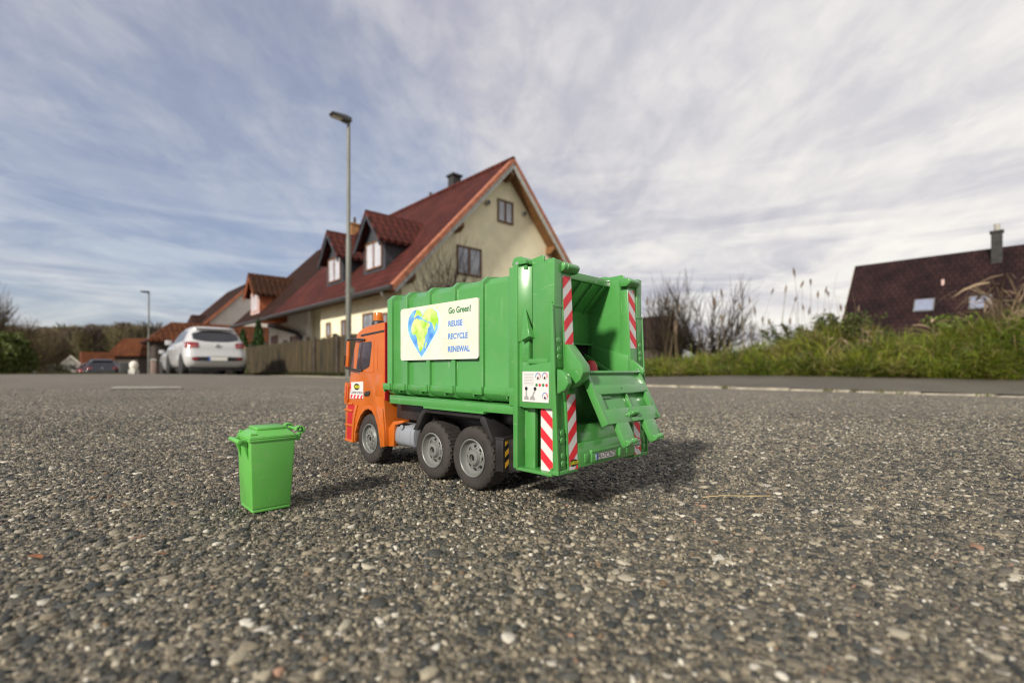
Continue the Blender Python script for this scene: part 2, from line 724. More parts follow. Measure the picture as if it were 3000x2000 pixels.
# ------------------------------------------------------------------ stones of the worn asphalt surface, near the camera
def stones():
    pal = np.array([(.040, .044, .045), (.060, .063, .060), (.088, .088, .080), (.13, .122, .102), (.175, .155, .118), (.245, .21, .155),
                    (.32, .285, .215), (.40, .365, .29), (.58, .55, .48), (.22, .15, .09), (.33, .20, .14)])
    pr = np.array([.12, .14, .14, .13, .14, .13, .10, .065, .032, .007, .003])
    pr = pr / pr.sum()
    Vs, Fs, Cn, Cs = [], [], [], []
    base = 0

    def layer(cell, rmin, rmax, ymax, hmin, hmax, n, keep, ymin=.1):
        nonlocal base
        ys = np.arange(ymin, ymax, cell)
        P = []
        for y in ys:
            w = 1.12 * y + .06
            xs = np.arange(-w, w, cell)
            P.append(np.stack([xs, np.full_like(xs, y)], 1))
        P = np.concatenate(P)
        P = P + rng.uniform(-.48, .48, P.shape) * cell
        P = P[rng.random(len(P)) < keep]
        N = len(P)
        r = rmin + (rmax - rmin) * rng.random(N) ** 1.9
        asp = rng.uniform(.42, .95, N)
        ang = rng.uniform(0, 6.283, N)
        h = rng.uniform(hmin, hmax, N) * np.clip(r / rmax + .35, .5, 1.1)
        th = (np.arange(n)[None, :] + rng.uniform(-.32, .32, (N, n))) * 6.283 / n
        rr = r[:, None] * rng.uniform(.66, 1.16, (N, n))
        ex, ey = rr * np.cos(th), rr * np.sin(th) * asp[:, None]
        ca, sa = np.cos(ang)[:, None], np.sin(ang)[:, None]
        gx, gy = ex * ca - ey * sa, ex * sa + ey * ca
        tx, ty = rng.normal(0, .13, N), rng.normal(0, .13, N)

        def ring(f, z):
            x, y = gx * f, gy * f
            zz = z[:, None] + tx[:, None] * x + ty[:, None] * y
            return np.stack([P[:, :1] + x, P[:, 1:] + y, zz], -1)
        r0 = ring(1.0, np.full(N, -.0010))
        r1 = ring(.93, h * .62)
        jit = rng.uniform(.52, .76, (N, 1))
        r2 = ring(jit, h)
        V = np.concatenate([r0, r1, r2], 1)                     # N, 3n, 3
        m = 3 * n
        k = np.arange(n)
        k1 = (k + 1) % n
        quads = np.concatenate([np.stack([k, k1, k1 + n, k + n], 1), np.stack([k + n, k1 + n, k1 + 2 * n, k + 2 * n], 1)])
        top = np.arange(n) + 2 * n
        loc = np.concatenate([quads.ravel(), top])
        cnt = np.array([4] * (2 * n) + [n])
        off = base + np.arange(N) * m
        Fs.append((loc[None, :] + off[:, None]).ravel())
        Cn.append(np.tile(cnt, N))
        Vs.append(V.reshape(-1, 3))
        ci = rng.choice(len(pal), N, p=pr)
        c = .86 * pal[ci] * rng.uniform(.75, 1.25, (N, 1)) * np.array([1.03, 1.015, .965])
        mx, my = P[:, 0], P[:, 1]
        mac = 1 + .13 * np.sin(5.1 * mx + 2.3 * my + 1) * np.sin(6.3 * my - 2.7 * mx + .5) + .09 * np.sin(13 * mx - 7 * my) * np.sin(11 * my + 5 * mx + 2)
        c = c * mac[:, None]
        Cs.append(np.repeat(c, m, 0))
        base += N * m
    layer(.0082, .0016, .0052, 1.15, .0004, .0016, 6, .6)
    layer(.0046, .0011, .0028, 1.0, .0004, .0015, 6, .85)
    layer(.0030, .0005, .0015, .62, .0003, .0010, 5, .95)
    layer(.0066, .0012, .0040, 1.7, .0003, .0011, 6, .62, 1.0)
    layer(.0120, .0016, .0050, 2.6, .0003, .0011, 6, .6, 1.7)
    V = np.concatenate(Vs)
    V[:, 2] += road_z(-.681 * V[:, 0] + .732 * V[:, 1], .732 * V[:, 0] + .681 * V[:, 1])
    o = np_mesh('asphalt_stones', V, np.concatenate(Fs), np.concatenate(Cn), tint_mat("stone_chips", .65, .35, bump=.7, bscale=1400), cols=np.concatenate(Cs))
    tag(o, "grey, beige and white stone chips set in the worn asphalt", "stone chips", kind='stuff')


stones()

# ------------------------------------------------------------------ toy materials
M_GREEN = mat("green_plastic", (0.07216, 0.2706, 0.06396), .26, scale=14, rvar=.09, bump=.03, bscale=60, col2=(0.06232, 0.246, 0.05576), coat=.4, wear=.45)
M_GREEN2 = mat("green_plastic_bin", (.108, .385, .066), .38, var=.07, scale=30, rvar=.08, bump=.05, bscale=300, wear=.8)
M_ORANGE = mat("orange_plastic", (.47, .108, .010), .30, var=.06, scale=30, rvar=.07, coat=.3, wear=.3)
M_RED = mat("red_plastic", (.42, .014, .018), .4, var=.08, scale=30)
M_BLACK = mat("black_plastic", (.022, .020, .020), .42, var=.2, scale=40, rvar=.1, bump=.05, bscale=300)
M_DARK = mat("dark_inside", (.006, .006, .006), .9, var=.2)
M_TYRE = mat("tyre_rubber", (.036, .031, .028), .78, var=.22, scale=60, bump=.15, bscale=700, spec=.35)
M_RIM = mat("grey_rim", (.15, .155, .142), .42, var=.1, scale=60, rvar=.06, wear=.3)
M_TANK = mat("grey_tank", (0.2296, 0.246, 0.2706), .38, var=.06, scale=40)
M_WHITE = mat("white_sticker", (.60, .585, .56), .42, var=.03, scale=40)
M_CREAM = mat("printed_paper", (.62, .60, .56), .4, col2=(.58, .585, .46), scale=26, lo=.42, hi=.68, detail=2)
M_SRED = mat("sticker_red", (.66, .022, .035), .42, var=.08, scale=300)
M_YEL = mat("sticker_yellow", (.72, .40, .03), .45, var=.08, scale=200)
M_LYEL = mat("logo_yellow", (.85, .78, .02), .45, var=.03)
M_INK = mat("black_ink", (.012, .012, .012), .5)
M_TBLUE = mat("lettering_blue", (.065, .20, .52), .45, var=.05, scale=200)
M_TGREEN = mat("lettering_green", (.03, .18, .045), .45, var=.05, scale=200)
M_OCEAN = mat("printed_blue", (.22, .52, .78), .42, col2=(.05, .20, .58), scale=90, detail=3, lo=.3, hi=.7)
M_LAND = mat("printed_land", (.62, .72, .28), .42, col2=(.30, .56, .03), scale=110, detail=3, lo=.35, hi=.62)
M_TEAL = mat("printed_teal", (.42, .68, .74), .42, col2=(.60, .76, .74), scale=60)
M_STEEL = mat("bare_steel", (.75, .72, .68), .25, metal=.9, var=.05)
M_GLASSD = mat("smoked_window", (.045, .038, .045), .12, var=.2, scale=60)
M_PGREY = mat("printed_grey", (.27, .27, .26), .5, var=.1, scale=200)
M_PLBLUE = mat("plate_blue", (.03, .10, .40), .4)
M_MIRROR = mat("mirror_face", (.72, .72, .72), .06, metal=1.0, var=.02)


def amber_mat():
    m = mat("amber_lens", (.95, .30, .03), .15, var=.05, scale=80)
    b = m.node_tree.nodes['Principled BSDF']
    b.inputs['Transmission Weight'].default_value = .6
    return m


M_AMBER = amber_mat()

# ------------------------------------------------------------------ toy refuse truck, modelled in millimetres: u forward, v to its right, z up
th = R(45.1)
TF = Vector((-math.sin(th), math.cos(th), 0))
TR = Vector((math.cos(th), math.sin(th), 0))
tp = TF * .199 + TR * .25
truck = empty('toy_garbage_truck', (tp.x, tp.y, gz(tp.x, tp.y) + .0012), math.atan2(TF.y, TF.x),
              "toy garbage truck with orange cab, green waste body and its rear loading flap open", "toy truck")
VM = 49.0          # the truck's middle line in v


def mir(v):
    return 2 * VM - v


def part(name, mats, fn, bevel=.45, parent=None, seg=2, smooth=35, ang=30):
    b = MB(MM)
    fn(b)
    return b.build(name, mats, parent or truck, bevel=bevel * .001, seg=seg, smooth=smooth, ang=ang)


def both(fn):
    """run fn(g, s) for the left side (g = identity) and the right side (mirrored v)"""
    fn(lambda v: v)
    fn(mir)


def sides(name, mats, fn, bevel=.45, parent=None, **kw):
    return [part(name, mats, lambda b: fn(b, g), bevel, parent, **kw) for g in (lambda v: v, mir)]


def bx(b, u0, u1, v0, v1, z0, z1, mi=0):
    b.box(min(u0, u1), max(u0, u1), min(v0, v1), max(v0, v1), min(z0, z1), max(z0, z1), mi)


# --- waste container
def sect(i, lo=0.0):
    """cross-section ring (v, z); i = inset from the ribs' outer face"""
    L = [(9, 73.6 + lo), (3.2 + i * .5, 75.4 + lo), (-.4 + i * .6, 80), (i * .6 - .4, 85), (i, 85.2), (i, 166.6 - i * .9), (5.2 + i, 171.2 - i * .7), (30, 174.2 - i * .5)]
    return L + [(mir(v), z) for v, z in L[::-1]]


def f_container(b):
    b.prism(sect(2.4, .7), 'x', 49.5, 221)


def f_ribs(b):
    for u0, u1 in ((214.2, 222.4), (187.4, 192.8), (152.3, 157.6), (116.8, 121.6), (82, 86.2), (49.2, 54.4)):
        b.prism(sect(0.0), 'x', u0, u1)
    for u0, u1 in ((215.4, 228.2), (189.6, 200.8), (154.2, 165.1), (117.9, 130.2), (81.8, 93.2), (46.6, 55.6)):
        for g in (lambda v: v, mir):
            bx(b, u0, u1, g(-1.7), g(3), 79.2, 85.4)
            bx(b, u1 - 1.6, u1 - .2, g(-.9), g(2), 77, 80)


container = part('waste_container', M_GREEN, f_container, .5, seg=2)
part('ribs', M_GREEN, f_ribs, .55, container)


def f_flange(b):
    L = [(-1.6, 72.5), (-1.6, 172.6), (6, 174.4)]
    b.prism(L + [(mir(v), z) for v, z in L[::-1]], 'x', 46.8, 51.6)


part('rear_flange', M_GREEN, f_flange, .4, container)


def f_rail(b):
    bx(b, 48.4, 217, -.6, mir(-.6), 66.2, 72.4)
    b.prism([(48.4, 72.4), (217, 72.4), (217, 74.2), (52, 72.6)], 'y', -.6, mir(-.6))
    bx(b, 80.5, 160.3, -1.0, mir(-1.0), 64.4, 66.2)


part('body_rail', M_GREEN, f_rail, .4)


def rrect(u0, u1, z0, z1, r, n=5):
    P = []
    for cx_, cz, a in ((u1 - r, z1 - r, 0), (u0 + r, z1 - r, 90), (u0 + r, z0 + r, 180), (u1 - r, z0 + r, 270)):
        for k in range(n + 1):
            t = R(a + 90 * k / n)
            P.append((cx_ + r * math.cos(t), cz + r * math.sin(t)))
    return P


# --- printed panel on the container's side: heart-shaped globe and lettering
def f_sticker(b):
    b.prism(rrect(85.6, 196.6, 107.2, 155.0, 2.8), 'y', -1.3, .6)


sticker = part('printed_panel', M_CREAM, f_sticker, 0)
SV = -1.36


def heart_pts(cu, cz, w, h, n=56):
    P = []
    for k in range(n):
        t = 6.28318 * k / n
        x = 16 * math.sin(t) ** 3
        y = 13 * math.cos(t) - 5 * math.cos(2 * t) - 2 * math.cos(3 * t) - math.cos(4 * t)
        P.append((cu - x / 16 * w / 2, cz + (y + 2.6) / 14.6 * h / 2))
    return P


def zb(x, y):
    """sticker print point given in the detail crop's pixels -> (u, z)"""
    px, py = 1160 + x * .13395, 860 + y * .13395
    k = (px - 1500) / 1420.0
    bb = .25 + SV * .001
    a = (k * bb * TR.y - bb * TR.x) / (TF.x - k * TF.y)
    Y = a * TF.y + bb * TR.y
    return ((a - .199) * 1000, (.1 + (1082 - py) / 1420.0 * Y) * 1000)


def flat(b, pts, v, mi):
    b.face([(p[0], v, p[1]) for p in pts], mi)


HP = [(560, 1418), (470, 1270), (380, 1110), (300, 945), (265, 830), (260, 735), (275, 610), (310, 510), (360, 430), (420, 392), (480, 388), (540, 415), (575, 470), (592, 492),
      (610, 455), (650, 395), (700, 358), (760, 345), (820, 360), (880, 410), (915, 480), (933, 580), (936, 660), (920, 760), (880, 870), (800, 1010), (730, 1130), (650, 1275)]
LANDS = [
    # africa-like mass, southern tip near the heart's point
    [(405, 592), (470, 570), (500, 600), (600, 605), (640, 690), (650, 790), (700, 810), (690, 880), (645, 960), (640, 1060), (620, 1120), (590, 1230), (530, 1308), (500, 1240), (470, 1100), (455, 990), (430, 925), (370, 935), (340, 860), (340, 750), (370, 660)],
    # europe-like mass
    [(445, 395), (500, 392), (545, 430), (580, 490), (560, 540), (525, 530), (500, 500), (450, 520), (400, 575), (390, 540), (425, 470)],
    # asia-like mass
    [(592, 500), (640, 420), (700, 362), (765, 350), (830, 370), (890, 430), (925, 550), (932, 660), (915, 740), (890, 670), (870, 700), (850, 860), (815, 760), (790, 670), (755, 650), (700, 640), (640, 610), (600, 590), (570, 540)],
    [(620, 640), (690, 650), (750, 700), (720, 770), (670, 815), (640, 740)],
    [(670, 1080), (678, 1120), (650, 1225), (628, 1215), (640, 1130)],
]
LIGHTP = [[(780, 1195), (960, 1010), (1050, 1080), (1010, 1220), (840, 1440)], [(1150, 560), (1470, 600), (1540, 820), (1540, 1150), (1350, 1150), (1120, 1000), (960, 1000), (1060, 760)],
          [(150, 1000), (270, 950), (400, 1240), (330, 1420), (150, 1440)]]


def f_heart(b):
    H = [zb(*p) for p in HP]
    c = zb(620, 800)
    flat(b, [((p[0] - c[0]) * 1.07 + c[0] - 1.2, (p[1] - c[1]) * 1.03 + c[1] - .6) for p in H], SV - .01, 2)
    flat(b, H, SV - .04, 0)
    for P in LANDS:
        flat(b, [zb(*p) for p in P], SV - .07, 1)


part('heart_globe', [M_OCEAN, M_LAND, M_TEAL], f_heart, 0, sticker, smooth=0)
M_PALE = mat("printed_pale", (.60, .615, .50), .42, col2=(.54, .57, .60), scale=45, detail=2)
for P in LIGHTP:
    part('pale_print', M_PALE, lambda b: flat(b, [zb(*p) for p in P], SV - .006, 0), 0, sticker, smooth=0)


def letters(txt, u, z, size, m, parent, v=SV - .05, bold=.0, sx=1.0, shear=0.0, name='lettering', ux=(-1, 0, 0), uy=(0, 0, 1), align='LEFT', width=None):
    return text_mesh(name, txt, m, parent, size * .001, (u * .001, -v * .001, z * .001), ux, uy, bold, align, shear, sx=sx, width=width and width * .001)


letters("Go Green!", 123.6, 145.2, 6.9, M_TGREEN, sticker, bold=.00019, width=28.6)
letters("REUSE", 123.9, 134.6, 6.3, M_TBLUE, sticker, bold=.00019, width=18.3)
letters("RECYCLE", 124.2, 124.1, 6.3, M_TBLUE, sticker, bold=.00019, width=25.3)
letters("RENEWAL", 124.5, 113.5, 6.3, M_TBLUE, sticker, bold=.00019, width=28.2)


# --- loading tail: the two side walls, posts, pillars
def lean(z):
    return .046 * (z - 30)


def f_tail(b):
    for g in (lambda v: v, mir):
        # upper side wall (wing)
        b.prism([(lean(100) + .5, 100), (24.2, 100), (24.2, 169.6), (lean(170) - 1.5, 171.4), (lean(142), 140)], 'y', g(-6.2), g(1.5))
        # inner leaf of the wing
        b.prism([(lean(100) + .8, 86), (45, 86), (45, 166), (34, 170), (lean(170), 170.8)], 'y', g(1.5), g(12.6))
        # rear pillar of the wing, full height
        b.prism([(lean(31), 31), (13, 31), (13, 140), (lean(171) + 8, 171), (lean(171), 171)], 'y', g(2.4), g(13.2))
    bx(b, 33, 45, 12, mir(12), 163.5, 169.5)                 # roof plate over the hopper


tail = part('loading_tail', M_GREEN, f_tail, .45)


def f_pillar(b, g):
    # outer lamp pillar with a recessed face to the rear
    b.prism([(lean(32) - .2, 30.5), (4.6, 30.5), (5, 72), (6.4, 74), (6.4, 142.4), (lean(142) - .2, 141.2)], 'y', g(-8.2), g(-6.6))
    b.prism([(lean(32) + 1.6, 30.5), (4.6, 30.5), (5, 72), (6.4, 74), (6.4, 142.4), (lean(142) + 1.6, 141.2)], 'y', g(-6.6), g(2.4))
    b.prism([(lean(139), 139.2), (6.2, 139.6), (6.2, 142.4), (lean(142) - .2, 141.2)], 'y', g(-6.6), g(2.0))


sides('lamp_pillar', M_GREEN, f_pillar, .4, tail)


def f_box(b, g):
    # control box on the lower side
    b.prism([(5.4, 73), (32.5, 72.4), (32.5, 101.2), (5.4, 103.8)], 'y', g(-7.5), g(2))
    bx(b, 10, 28, g(-6.9), g(0), 102.5, 106)
    bx(b, 13, 37, g(6), g(11), 30, 74)


sides('control_box', M_GREEN, f_box, .4, tail)


def f_post(b, g):
    b.prism([(36.2, 30), (40.4, 30), (40.4, 172.4), (36.2, 171.9)], 'y', g(-8.6), g(3))
    # set-back face beside it
    b.prism([(36.2, g(-8.0)), (27.4, g(-3.0)), (27.4, g(1)), (36.2, g(1))], 'z', 118, 170)
    bx(b, 27, 36.2, g(-6.6), g(-1), 73, 118.4)
    bx(b, 26.5, 36.2, g(-1), g(2), 30, 73)
    # wedge-shaped latch
    V0 = [b.v((u, g(v), z)) for u, v, z in ((32.6, -6.3, 141), (31, -6.3, 117.4), (22.0, -6.0, 120), (32.2, -6.9, 139), (30.8, -10.8, 118.4), (23.6, -10.2, 121.4), (30.4, -6.3, 140.4))]
    for f in ((0, 1, 4, 3), (1, 2, 5, 4), (3, 4, 5), (0, 3, 6), (3, 5, 6), (2, 6, 5), (0, 6, 2, 1)):
        b.bm.faces.new([V0[i] for i in f])
    # embossed plate
    bx(b, 27.6, 33.3, g(-7.05), g(-6.4), 104.3, 115.1)
    for k in range(5):
        bx(b, 28.2, 30.2, g(-7.35), g(-7), 109.3 + k * 1.0, 109.7 + k * 1.0)
    for zq in (106.3, 109.4, 112.5):
        bx(b, 31.4, 32.2, g(-7.35), g(-7), zq, zq + .5)


sides('hinge_post', M_GREEN, f_post, .3, tail)


def f_hinge(b, g):
    for v0, v1 in ((-7.8, -5.6), (-4.2, 2)):
        b.prism([(42.4, 171.6), (42.4, 173.6), (41, 176.6), (38, 177.3), (33.5, 176.9), (29.6, 174.6), (28.6, 171.6)], 'y', g(v0), g(v1))
    bx(b, 30, 41, g(-6), g(-4), 168, 171)


sides('roof_hinge', M_GREEN, f_hinge, .35, tail)


def f_plates(b, g):
    # two upright plates on the roof behind the hinge
    b.prism([(35.5, 168), (35.5, 174.8), (20.4, 176.8), (18.4, 176.2), (18.2, 168)], 'y', g(-1.2), g(.4))
    b.prism([(31, 168), (31, 174.8), (15.4, 175.4), (13.8, 174.4), (13.6, 168)], 'y', g(5), g(6.6))
    bx(b, 18, 30, g(.2), g(5.2), 168, 169.8)


sides('roof_plate', M_GREEN, f_plates, .35, tail)
sides('hinge_pin', M_STEEL, lambda b, g: b.lathe([(.05, -.9), (1.25, -.6), (1.25, 2)] if g(0) < 50 else [(.05, .9), (1.25, .6), (1.25, -2)], (37.3, g(-7.9), 172.4), 'y', 14), 0, tail)


# rounded lamp housings at the top rear corners
def f_caps(b, g):
    P = [(11, 170.2), (3.2, 170.3), (1.6, 169.0), (1.4, 166.8), (2.4, 164.8), (4.4, 163.8), (6.2, 163.8), (11, 164)]
    b.prism([(u + lean(165) - 5.6, z) for u, z in P], 'y', g(1.2), g(17.4))
    b.prism([(u + lean(165) - 5.9, z + .2) for u, z in ((3.2, 169.6), (1.2, 168.4), (1.0, 166.8), (1.8, 165.2), (3.2, 164.4))], 'y', g(4.4), g(16.8))


for g in (lambda v: v, mir):
    part('lamp_housing', M_GREEN, lambda b: f_caps(b, g), .5, tail)


# moulded lamp clusters on the pillars, facing the rear
def f_lamps(b, g, z0, z1, zs):
    if True:
        b.prism([(lean(z0) + .9, z0), (lean(z0) + 2.2, z0), (lean(z1) + 2.2, z1), (lean(z1) + .9, z1)], 'y', g(-5.6), g(.9))
        for z in zs:
            b.lathe([(2.15, 0), (2.15, -.9), (1.7, -1.2)], (lean(z) + 1.1, g(-2.4), z), 'x', 18)


for Q in ((104.4, 120.6, (107, 111.6, 118)), (33.4, 60, (37.2, 42.2, 52.2, 57))):
    sides('lamp_cluster', M_GREEN, lambda b, g: f_lamps(b, g, *Q), .2, tail)


# hopper: sloping roof ramp, back wall, inner ledges, scoop
def f_hopper(b):
    v0, v1 = 12.4, mir(12.4)
    b.prism([(22.6, 165.6), (22.6, 171.2), (25, 171.6), (45.6, 169.4), (45.6, 119), (43.8, 119), (43.8, 146.2), (24.6, 165.2)], 'y', v0, v1)
    bx(b, 39.4, 44, v0, v1, 118.6, 120.2)
    for k in range(5):                                     # ribs under the ramp
        v = v0 + 6 + k * 14.5
        b.prism([(23.0, 164.6), (43.4, 144.4), (43.9, 147.5), (24.6, 166.8)], 'y', v, v + 1.6)
    b.bm.verts.ensure_lookup_table()
    for g in (lambda v: v, mir):                           # side ledge
        b.prism([(lean(110) + 1, 109.6), (40, 119.6), (40, 96), (lean(98) + 1, 96)], 'y', g(11.6), g(14.6))
    # scoop floor
    b.prism([(33.6, 78), (35.6, 78), (38.0, 103), (36.4, 103.6)], 'y', v0 + 1, v1 - 1)
    b.prism([(2, 95.2), (4, 97.2), (36.4, 99.4), (36.4, 96.2)], 'y', v0 + 1, v1 - 1)
    b.prism([(19.3, 98), (44.3, 112.2), (44.3, 108), (21, 96)], 'y', v1 - 6, v1 - 3.6)


part('hopper', M_GREEN, f_hopper, .3, tail)
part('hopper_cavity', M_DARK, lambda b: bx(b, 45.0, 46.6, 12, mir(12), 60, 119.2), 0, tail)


def f_knob(b):
    b.lathe([(.2, 10), (2.6, 9.2), (4.6, 6), (5.4, 1), (5.0, -6)], (20, 55.5, 96), 'z', 20)


part('pusher_knob', M_RED, f_knob, 0, tail)
part('pusher_knob', M_RED, lambda b: b.lathe([(.2, 7), (1.8, 6.2), (3, 3.5), (3.4, -6)], (34, 40, 104), 'z', 16), 0, tail)


# lower bumper with plate holder
def f_bumper(b):
    b.prism([(lean(34) - .4, 32.6), (24, 32.6), (24, 48.8), (lean(49), 48.8)], 'y', 13.2, mir(13.2))
    b.prism([(lean(50) + 1.6, 48.8), (14, 48.8), (14, 60.2), (lean(60) + 4.2, 60.2)], 'y', 13.2, mir(13.2))
    bx(b, 30, 36, 12, mir(12), 56, 96)
    bx(b, -1.8, 2, 26.4, 62.8, 40.9, 42.8)
    bx(b, -1.4, 2, 26.4, 62.8, 34.4, 41)
    bx(b, -2.6, 2, 59.8, 62.9, 34.9, 41)
    for v in (20, 73):
        bx(b, -.6, 2, v, v + 6, 35, 41)
    for g in (lambda v: v, mir):                            # step plate
        bx(b, 5.6, 38, g(-8.4), g(13), 28.8, 30.8)
        b.prism([(5.6, 30.6), (8.2, 30.6), (6.4, 34.4), (5.6, 34.4)], 'y', g(-8.3), g(-5.6))
        bx(b, lean(31), 6.2, g(-8.3), g(13.2), 30.2, 33)


part('rear_bumper', M_GREEN, f_bumper, .35, tail)


# D-shaped grab handles and curved flap brackets
def f_handle(b, g):
    P = [(1.6, 99.2), (-3.6, 97.4), (-7.0, 93.6), (-7.8, 89.6), (-5.2, 85.6), (1.6, 82.4)]
    b.prism(P, 'y', g(-8.0), g(-3.2))


part('grab_handle', M_GREEN, lambda b: f_handle(b, lambda v: v), 1.0, tail, seg=3)


def f_bracket(b, g):
    if g(0) < 5:
        P = [(3.8, 115.6), (1.2, 115.4), (-10.6, 101.6), (-11.6, 97), (-9.6, 92.4), (-2, 86.4), (3, 86.4)]
        b.prism(P, 'y', 2.6, 11.2)
    else:
        b.prism([(4, 106.4), (2.4, 106.2), (-6.8, 99.4), (-7.6, 96.6), (-4, 92), (4, 90)], 'y', 85.6, 88.4)


for g in (lambda v: v, mir):
    part('flap_bracket', M_GREEN, lambda b: f_bracket(b, g), .5, tail)


# --- loading flap, hanging open
d_f = Vector((-23.2 + 5.6, 0, 63.3 - 97.2)).normalized()      # down along the flap
n_f = Vector((d_f.z, 0, -d_f.x))                             # out of its face (rearward, up)
if n_f.x > 0:
    n_f = -n_f


def fl(t, v, w):
    """point on the flap: t mm down from the hinge edge, v across, w mm out of its face"""
    p = Vector((-5.2, 0, 97.6)) + d_f * t + n_f * w
    return (p.x, v, p.z)


def fbox(b, t0, t1, v0, v1, w0, w1, mi=0):
    A = [b.v(fl(t, v, w0)) for t, v in ((t0, v0), (t1, v0), (t1, v1), (t0, v1))]
    B = [b.v(fl(t, v, w1)) for t, v in ((t0, v0), (t1, v0), (t1, v1), (t0, v1))]
    b._skin(A, B, mi)


def f_flap(b):
    fbox(b, 0, 12, 14.6, 83.4, -4.4, -1.2)                      # set-back top strip
    fbox(b, 0, 1.6, 14.6, 83.4, -4.4, .6)
    for v0, v1 in ((14.0, 17.0), (81, 84)):
        fbox(b, 0, 38.4, v0, v1, -5.2, 0)
    fbox(b, 10.6, 17.2, 17, 81, -4.0, 0)
    fbox(b, 28.2, 38.4, 17, 44.6, -4.0, 0)
    fbox(b, 28.2, 38.4, 53.4, 81, -4.0, 0)
    fbox(b, 28.2, 31.2, 44.6, 53.4, -4.0, 0)
    fbox(b, 35.4, 38.4, 44.6, 53.4, -4.0, 0)
    fbox(b, 17.2, 28.2, 17, 20.4, -4.0, 0)
    fbox(b, 17.2, 28.2, 77.6, 81, -4.0, 0)
    fbox(b, 17.2, 28.2, 20.4, 77.6, -4.6, -3.2)                  # recess floor
    fbox(b, 17.2, 28.2, 52.2, 53.6, -3.2, -.8)
    fbox(b, 17.2, 19.4, 20.4, 34, -3.2, -2.0)
    for v0, v1 in ((24.4, 38.6), (59.4, 73.6)):               # two prongs with cleats
        fbox(b, 38.2, 53.8, v0, v1, -3.6, -.1)
        fbox(b, 53.0, 54.6, v0 + .4, v1 + .2, -3.6, .8)
    for v0 in (14, 79):                                      # hinge knuckles
        fbox(b, -2.4, 1.2, v0, v0 + 5, -4, 0)


flap = part('loading_flap', M_GREEN, f_flap, .14)


def f_cleats(b):
    for v0, t in ((26, 52.6), (32.6, 52.0), (61.4, 52.6), (68, 52.0)):
        for k in range(1):
            pts = []
        c0, c1 = fl(t, v0, .4), fl(t, v0 + 4.6, .4)
        b.tube([c0, c1], 1.9, 12)
    for v0 in (45.2, 49.6):
        c0, c1 = fl(32.6, v0, .9), fl(33.0, v0 + 3.2, .9)
        b.tube([c0, c1], 2.0, 12)
    b.tube([fl(33.4, 41.6, 0), fl(33.4, 45, 0)], 1.9, 12)


part('flap_cleats', M_GREEN, f_cleats, .3, flap)
part('screw', M_INK, lambda b: b.lathe([(.75, 0), (.75, .1)], Vector(fl(14, 48, .05)), 'x', 12), 0, flap)


# --- red and white warning stripes
def stripe_pts(u_of, v0, v1, z0, z1, slope, pitch, m_r, m_w, name, plane='rear', off=-.16, phase=0.0, parent=None):
    """striped sticker; slope = rise of the bands from the low-coordinate side to the other"""
    b = MB(MM)

    def P(v, z, o):
        return (u_of(z) + o, v, z) if plane == 'rear' else (v, u_of(z) + o, z)
    b.face([P(v0, z0, off * .5), P(v1, z0, off * .5), P(v1, z1, off * .5), P(v0, z1, off * .5)], 0)
    k = -40
    while k < 60:
        base = z0 + phase + k * pitch
        k += 1
        # band between base and base + pitch / 2 at v0, sheared by slope across
        poly = [(v0, base), (v1, base + slope), (v1, base + slope + pitch * .5), (v0, base + pitch * .5)]

        def clip(poly, lim, up):
            out = []
            for i in range(len(poly)):
                p, q_ = poly[i], poly[(i + 1) % len(poly)]
                ip = (p[1] <= lim) if up else (p[1] >= lim)
                iq = (q_[1] <= lim) if up else (q_[1] >= lim)
                if ip:
                    out.append(p)
                if ip != iq:
                    t = (lim - p[1]) / (q_[1] - p[1])
                    out.append((p[0] + (q_[0] - p[0]) * t, lim))
            return out
        poly = clip(clip(poly, z1, True), z0, False) if poly else poly
        if len(poly) >= 3:
            b.face([P(v, z, off) for v, z in poly], 1)
    return b.build(name, [m_w, m_r], parent or tail, smooth=0)


for v0, v1, sl in ((3.4, 12.7, 8.8), (mir(12.7), mir(3.4), -8.8)):
    stripe_pts(lean, v0, v1, 115.4, 161.6, sl, 14.6, M_SRED, M_WHITE, 'warning_stripes', phase=8)
    stripe_pts(lean, v0, v1, 32.2, 82.2, sl, 14.6, M_SRED, M_WHITE, 'warning_stripes', phase=2 if sl > 0 else 10)
stripe_pts(lambda z: -4.0, 4.8, 18.4, 31.0, 72.4, 11.5, 14.6, M_SRED, M_WHITE, 'warning_stripes', plane='side', phase=-4)
sides('recess_panel', M_GREEN, lambda b, g: bx(b, 4.7, 18.8, g(-3.95), g(2.2), 30.9, 72.6), .2, tail)

# round 80 sign on the right lower stripes
b = MB(MM)
b.lathe([(4.4, 0), (4.4, -.12)], (lean(38) - .2, 90.6, 41), 'x', 28, 1)
b.lathe([(3.5, 0), (3.5, -.12)], (lean(38) - .32, 90.6, 41), 'x', 28, 0)
disc = b.build('speed_sticker', [M_WHITE, M_SRED], tail, smooth=0)
text_mesh('lettering', "80", M_INK, disc, .0058, ((lean(38) - .50) * .001, -.0906, .0389), (0, -1, 0), (0, 0, 1), .00005, 'CENTER', width=.0052)

# registration plate
b = MB(MM)
bx(b, -1.62, -1.2, 31.4, 55.6, 35.6, 40.0, 0)
bx(b, -1.70, -1.5, 31.6, 33.5, 35.8, 39.8, 1)
bx(b, -1.66, -1.5, 31.2, 55.8, 35.4, 35.7, 2)
bx(b, -1.66, -1.5, 31.2, 55.8, 39.9, 40.2, 2)
plate = b.build('number_plate', [M_WHITE, M_PLBLUE, M_INK], tail, smooth=0)
text_mesh('lettering', "FU-TC7672", M_INK, plate, .0047, (-.00176, -.0337, .0362), (0, -1, 0), (0, 0, 1), .00004, width=.0212)


